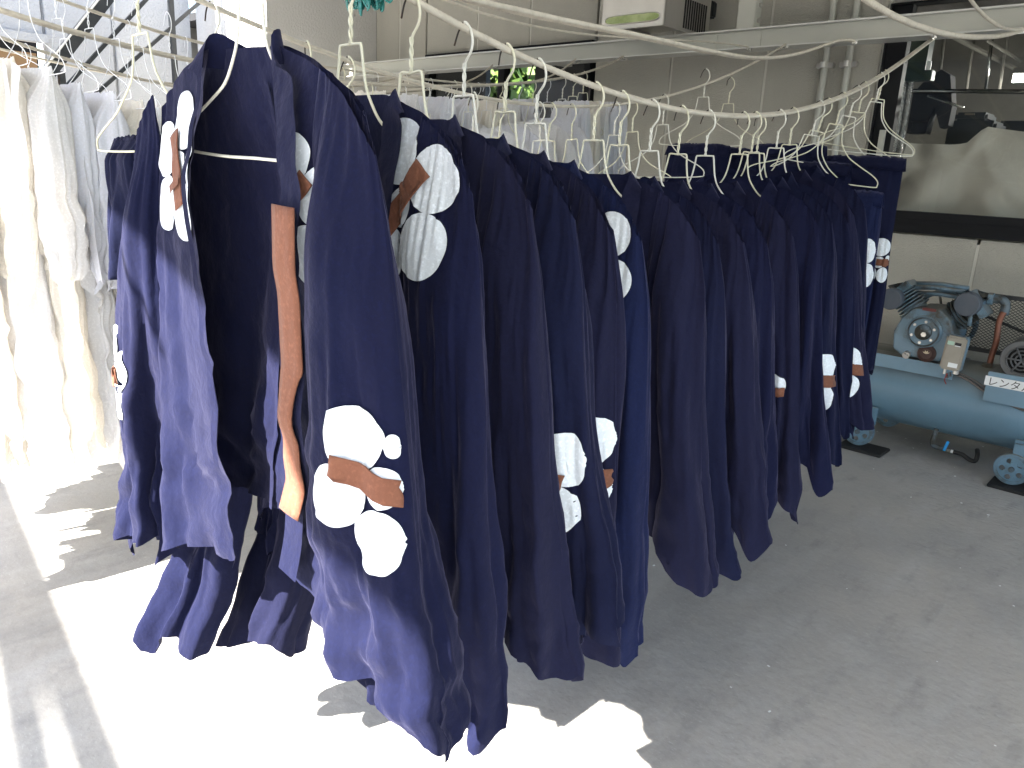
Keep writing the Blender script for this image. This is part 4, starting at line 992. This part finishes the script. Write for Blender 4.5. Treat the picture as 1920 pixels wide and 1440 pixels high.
g = MB(); c2 = at(1672, 560, 1, 4.68)-Vector((cx, 4.86, cz)); g.lathe(c2, (0, 1, 0), [(-.03, 0), (-.03, .055), (-.024, .06), (.03, .06), (.03, 0)], 34); g.build('air_filter', M_filter, pump, True, sharp=35)
g = MB()
q = [at(*s, 1, 4.86)-Vector((cx, 4.86, cz)) for s in ((1700, 538), (1760, 540), (1810, 548))]
for dz, dy, r in ((0, 0, .014), (-.035, .02, .013), (.015, .06, .016)): g.tube([p+Vector((0, dy, dz)) for p in q], r, 10)
g.build('cooler_pipe', M_blue, pump, True)
g = MB(); q = [at(*s, 1, 4.9)-Vector((cx, 4.86, cz)) for s in ((1830, 552), (1862, 560), (1878, 562), (1886, 572), (1882, 590))]
g.tube(crom(q, 5), .024, 14); 
g.build('elbow_fitting', M_grease, pump, True)
g = MB(); p_ = at(1858, 560, 1, 4.89)-Vector((cx, 4.86, cz)); g.cyl(p_+Vector((-.012, 0, 0)), p_+Vector((.012, 0, 0)), .033, 8); g.build('union_nut', M_blue, pump)
# flywheel behind
g = MB()
g.tube([(cos(a)*.17+.01, .19, sin(a)*.17+.03) for a in np.linspace(0, 2*pi, 48, endpoint=False)], .014, 8, closed=True)
for k in range(10):
    a = k*2*pi/10; g.tube([(.01+cos(a)*.04, .19, .03+sin(a)*.04), (.01+cos(a)*.17, .19, .03+sin(a)*.17)], .008, 6)
g.build('flywheel', M_blue, pump, True)
# delivery pipe
q = [at(*s, 1, 4.88) for s in ((1882, 585), (1873, 605), (1868, 640), (1860, 665), (1853, 690))]
g = MB(); g.tube(crom(q, 6), .0155, 14); g.build('delivery_pipe', M_copper, cp, True)
a = at(1852, 680, 1, 4.88); b_ = at(1848, 712, 1, 4.88)
g = MB(); g.cyl(a, a+(b_-a)*.5, .024, 6).cyl(a+(b_-a)*.1, a+(b_-a)*.25, .029, 6); g.build('pipe_union', M_brass, cp)
g = MB(); g.cyl(a+(b_-a)*.5, b_, .026, 18, r2=.022); g.build('check_valve', M_bluec, cp, True, sharp=40)
# control box
bx = empty('control_box', at(1788, 662, 1, 4.62)); bx.parent = cp; bx.rotation_euler = (0, radians(3), radians(6))
g = MB(); g.box((0, 0, 0), (.098, .045, .185), bev=.010); g.build('cover', M_beige, bx, True, sharp=35)
g = MB(); g.box((.006, .033, .0), (.104, .022, .190), bev=.006); g.build('back_plate', M_blue, bx)
g = MB(); g.box((-.022, -.0235, .055), (.032, .002, .020)); g.build('green_label', M_green, bx)
g = MB(); g.box((.013, -.0235, .052), (.030, .002, .020)); g.build('black_label', M_ink, bx)
g = MB(); g.box((.013, -.0245, .044), (.028, .002, .004)); g.box((.012, -.0235, -.062), (.045, .002, .024)); g.build('white_label', M_label, bx)
g = MB(); g.cyl((-.02, .02, -.09), (-.02, .02, -.125), .008, 8).cyl((.03, .03, -.09), (.03, .03, -.115), .016, 12); g.build('cable_gland', M_galv, bx)
# cables
def tanksurf(x, ang, lift=.008): return Vector((x, TY-cos(ang)*(TR+lift), TZ+sin(ang)*(TR+lift)))
q = [at(1776, 708, 1, 4.68), tanksurf(-1.03, radians(52)), tanksurf(-.98, radians(45)), tanksurf(-.90, radians(38)), tanksurf(-.78, radians(24)), tanksurf(-.62, radians(13)), tanksurf(-.45, radians(12)), tanksurf(.2, radians(14))]
g = MB(); g.tube(crom(q, 8), .0065, 8); q2 = [p+Vector((.015, -.002, .012)) for p in q]; g.tube(crom(q2, 8), .005, 8); g.build('power_cable', M_cable, cp, True)
g = MB(); g.tube(crom([at(1776, 700, 1, 4.66), at(1771, 712, 1, 4.67), at(1774, 720, 1, 4.69)], 5), .0025, 6); g.build('red_wire', M_red, cp, True)
# guard mesh
gd = empty('belt_guard', (0, 4.99, 0)); gd.parent = cp
zt_, zb_ = .955, .645; x0_, x1_ = at(1796, 600, 1, 4.99).x-.05, .1
g = MB()
for (za, zc) in ((zt_-.01, zt_+.012), (zb_-.012, zb_+.01)): g.span((x0_, -.012, za), (x1_, .012, zc))
g.build('guard_frame', M_intd, gd)
g = MB(); st = .024
k = int((x1_-x0_)/st)+14
for i in range(-14, k):
    for sg in (1, -1):
        xa = x0_+i*st; xb = xa+(zt_-zb_)*1.45
        a = Vector((xa, 0, zb_ if sg > 0 else zt_)); b_ = Vector((xb, 0, zt_ if sg > 0 else zb_))
        if b_.x < x0_ or a.x > x1_: continue
        if a.x < x0_: tt = (x0_-a.x)/(b_.x-a.x); a = a+(b_-a)*tt
        if b_.x > x1_: tt = (x1_-a.x)/(b_.x-a.x); b_ = a+(b_-a)*tt
        if (b_-a).length > .02: g.tube([a, b_], .0016, 4)
o = g.build('expanded_mesh', M_intd, gd); o['kind'] = 'stuff'
A = at(1838, 588, 1, 4.98); B = at(1960, 640, 1, 4.98); g = MB(); g.tube([A-Vector((0, 4.99, 0)), B-Vector((0, 4.99, 0))], .009, 6); g.build('drive_belt', M_rubber, gd)
# motor at right
mc = at(1918, 675, 1, 4.72); mo = empty('motor', mc); mo.parent = cp
g = MB(); g.lathe((0, -.02, 0), (0, 1, 0), [(0, .072), (0, .10), (.02, .105), (.30, .105), (.31, .09), (.31, 0)], 36); g.build('motor_body', M_motor, mo, True, sharp=35)
g = MB()
for r in (.03, .05, .07): g.tube([(cos(a)*r, -.025, sin(a)*r) for a in np.linspace(0, 2*pi, 36, endpoint=False)], .004, 6, closed=True)
for k in range(6): g.tube([(0, -.026, 0), (cos(k*pi/3)*.075, -.026, sin(k*pi/3)*.075)], .005, 6)
g.build('fan_grille', M_motor, mo, True)
g = MB(); g.lathe((0, -.01, 0), (0, 1, 0), [(0, 0), (0, .072)], 30); g.build('fan_recess', M_dark, mo)
# rental sign box
a = at(1848, 692, 1, 4.68); b_ = at(1842, 748, 1, 4.68)
g = MB(); g.span((b_.x, 4.68, .43), (.25, 4.98, .592), .004); g.build('motor_base', M_bluec, cp)
sg = empty('sticker', (a.x+.008, 4.675, .54)); sg.parent = cp
g = MB(); g.span((0, 0, -.022), (.33, .004, .028)); g.build('sticker_sheet', M_label, sg)
fc = bpy.data.curves.new('sticker_text', 'FONT'); fc.body = 'レンタル用'; fc.size = .052; fc.extrude = .0004
fo = bpy.data.objects.new('sticker_text', fc); COL.objects.link(fo); bpy.context.view_layer.update()
me = bpy.data.meshes.new_from_object(fo); bpy.data.objects.remove(fo)
print('TEXT verts', len(me.vertices), [tuple(round(c, 3) for c in v.co) for v in me.vertices[:2]])
me.materials.clear(); lo = link('sticker_text', me, M_ink, sg); lo.rotation_euler[0] = pi/2; lo.location = (.012, -.0008, -.017)
# drain valve under the tank
dv = empty('drain_valve', at(1750, 835, 1, 4.76)); dv.parent = cp
g = MB(); g.tube(crom([(-.01, .05, .09), (-.012, .02, .03), (0, 0, .0), (.05, 0, -.006)], 5), .013, 10); g.build('elbow', M_grease, dv, True)
g = MB(); g.cyl((.028, 0, -.004), (.045, 0, -.005), .012, 10).cyl((.092, 0, -.008), (.106, 0, -.009), .011, 10); g.build('white_tape', M_label, dv, True)
g = MB(); g.cyl((.045, 0, -.005), (.092, 0, -.008), .012, 12).cyl((.064, -.012, -.006), (.064, -.03, -.006), .006, 8); g.build('valve_body', M_brass, dv, True)
g = MB(); g.box((.07, -.03, .022), (.015, .005, .062), Matrix.Rotation(radians(12), 3, 'Y'), .002); g.build('lever', M_lever, dv)
g = MB(); g.tube(crom([(.106, 0, -.009), (.15, 0, -.012), (.19, 0, -.03), (.22, -.01, -.028), (.225, 0, .0), (.21, .05, .02)], 6), .012, 10); g.build('drain_hose', M_rubber, dv, True)

# ------------------------------------------------------------------ litter on the floor
rs = random.Random(8)
g = MB()
for k in range(46):
    x = rs.uniform(-1.6, .4); y = rs.uniform(1.6, 5.2) if k < 40 else rs.uniform(4.75, 5.35)
    s = rs.uniform(.002, .005); a = rs.uniform(0, 6.28)
    g.box((x, y, s*.3), (s*2, s, s*.5), Matrix.Rotation(a, 3, 'Z'))
o = g.build('floor_litter', M_label); tag(o, 'tiny scraps and crumbs scattered on the concrete floor', 'litter', kind='stuff')
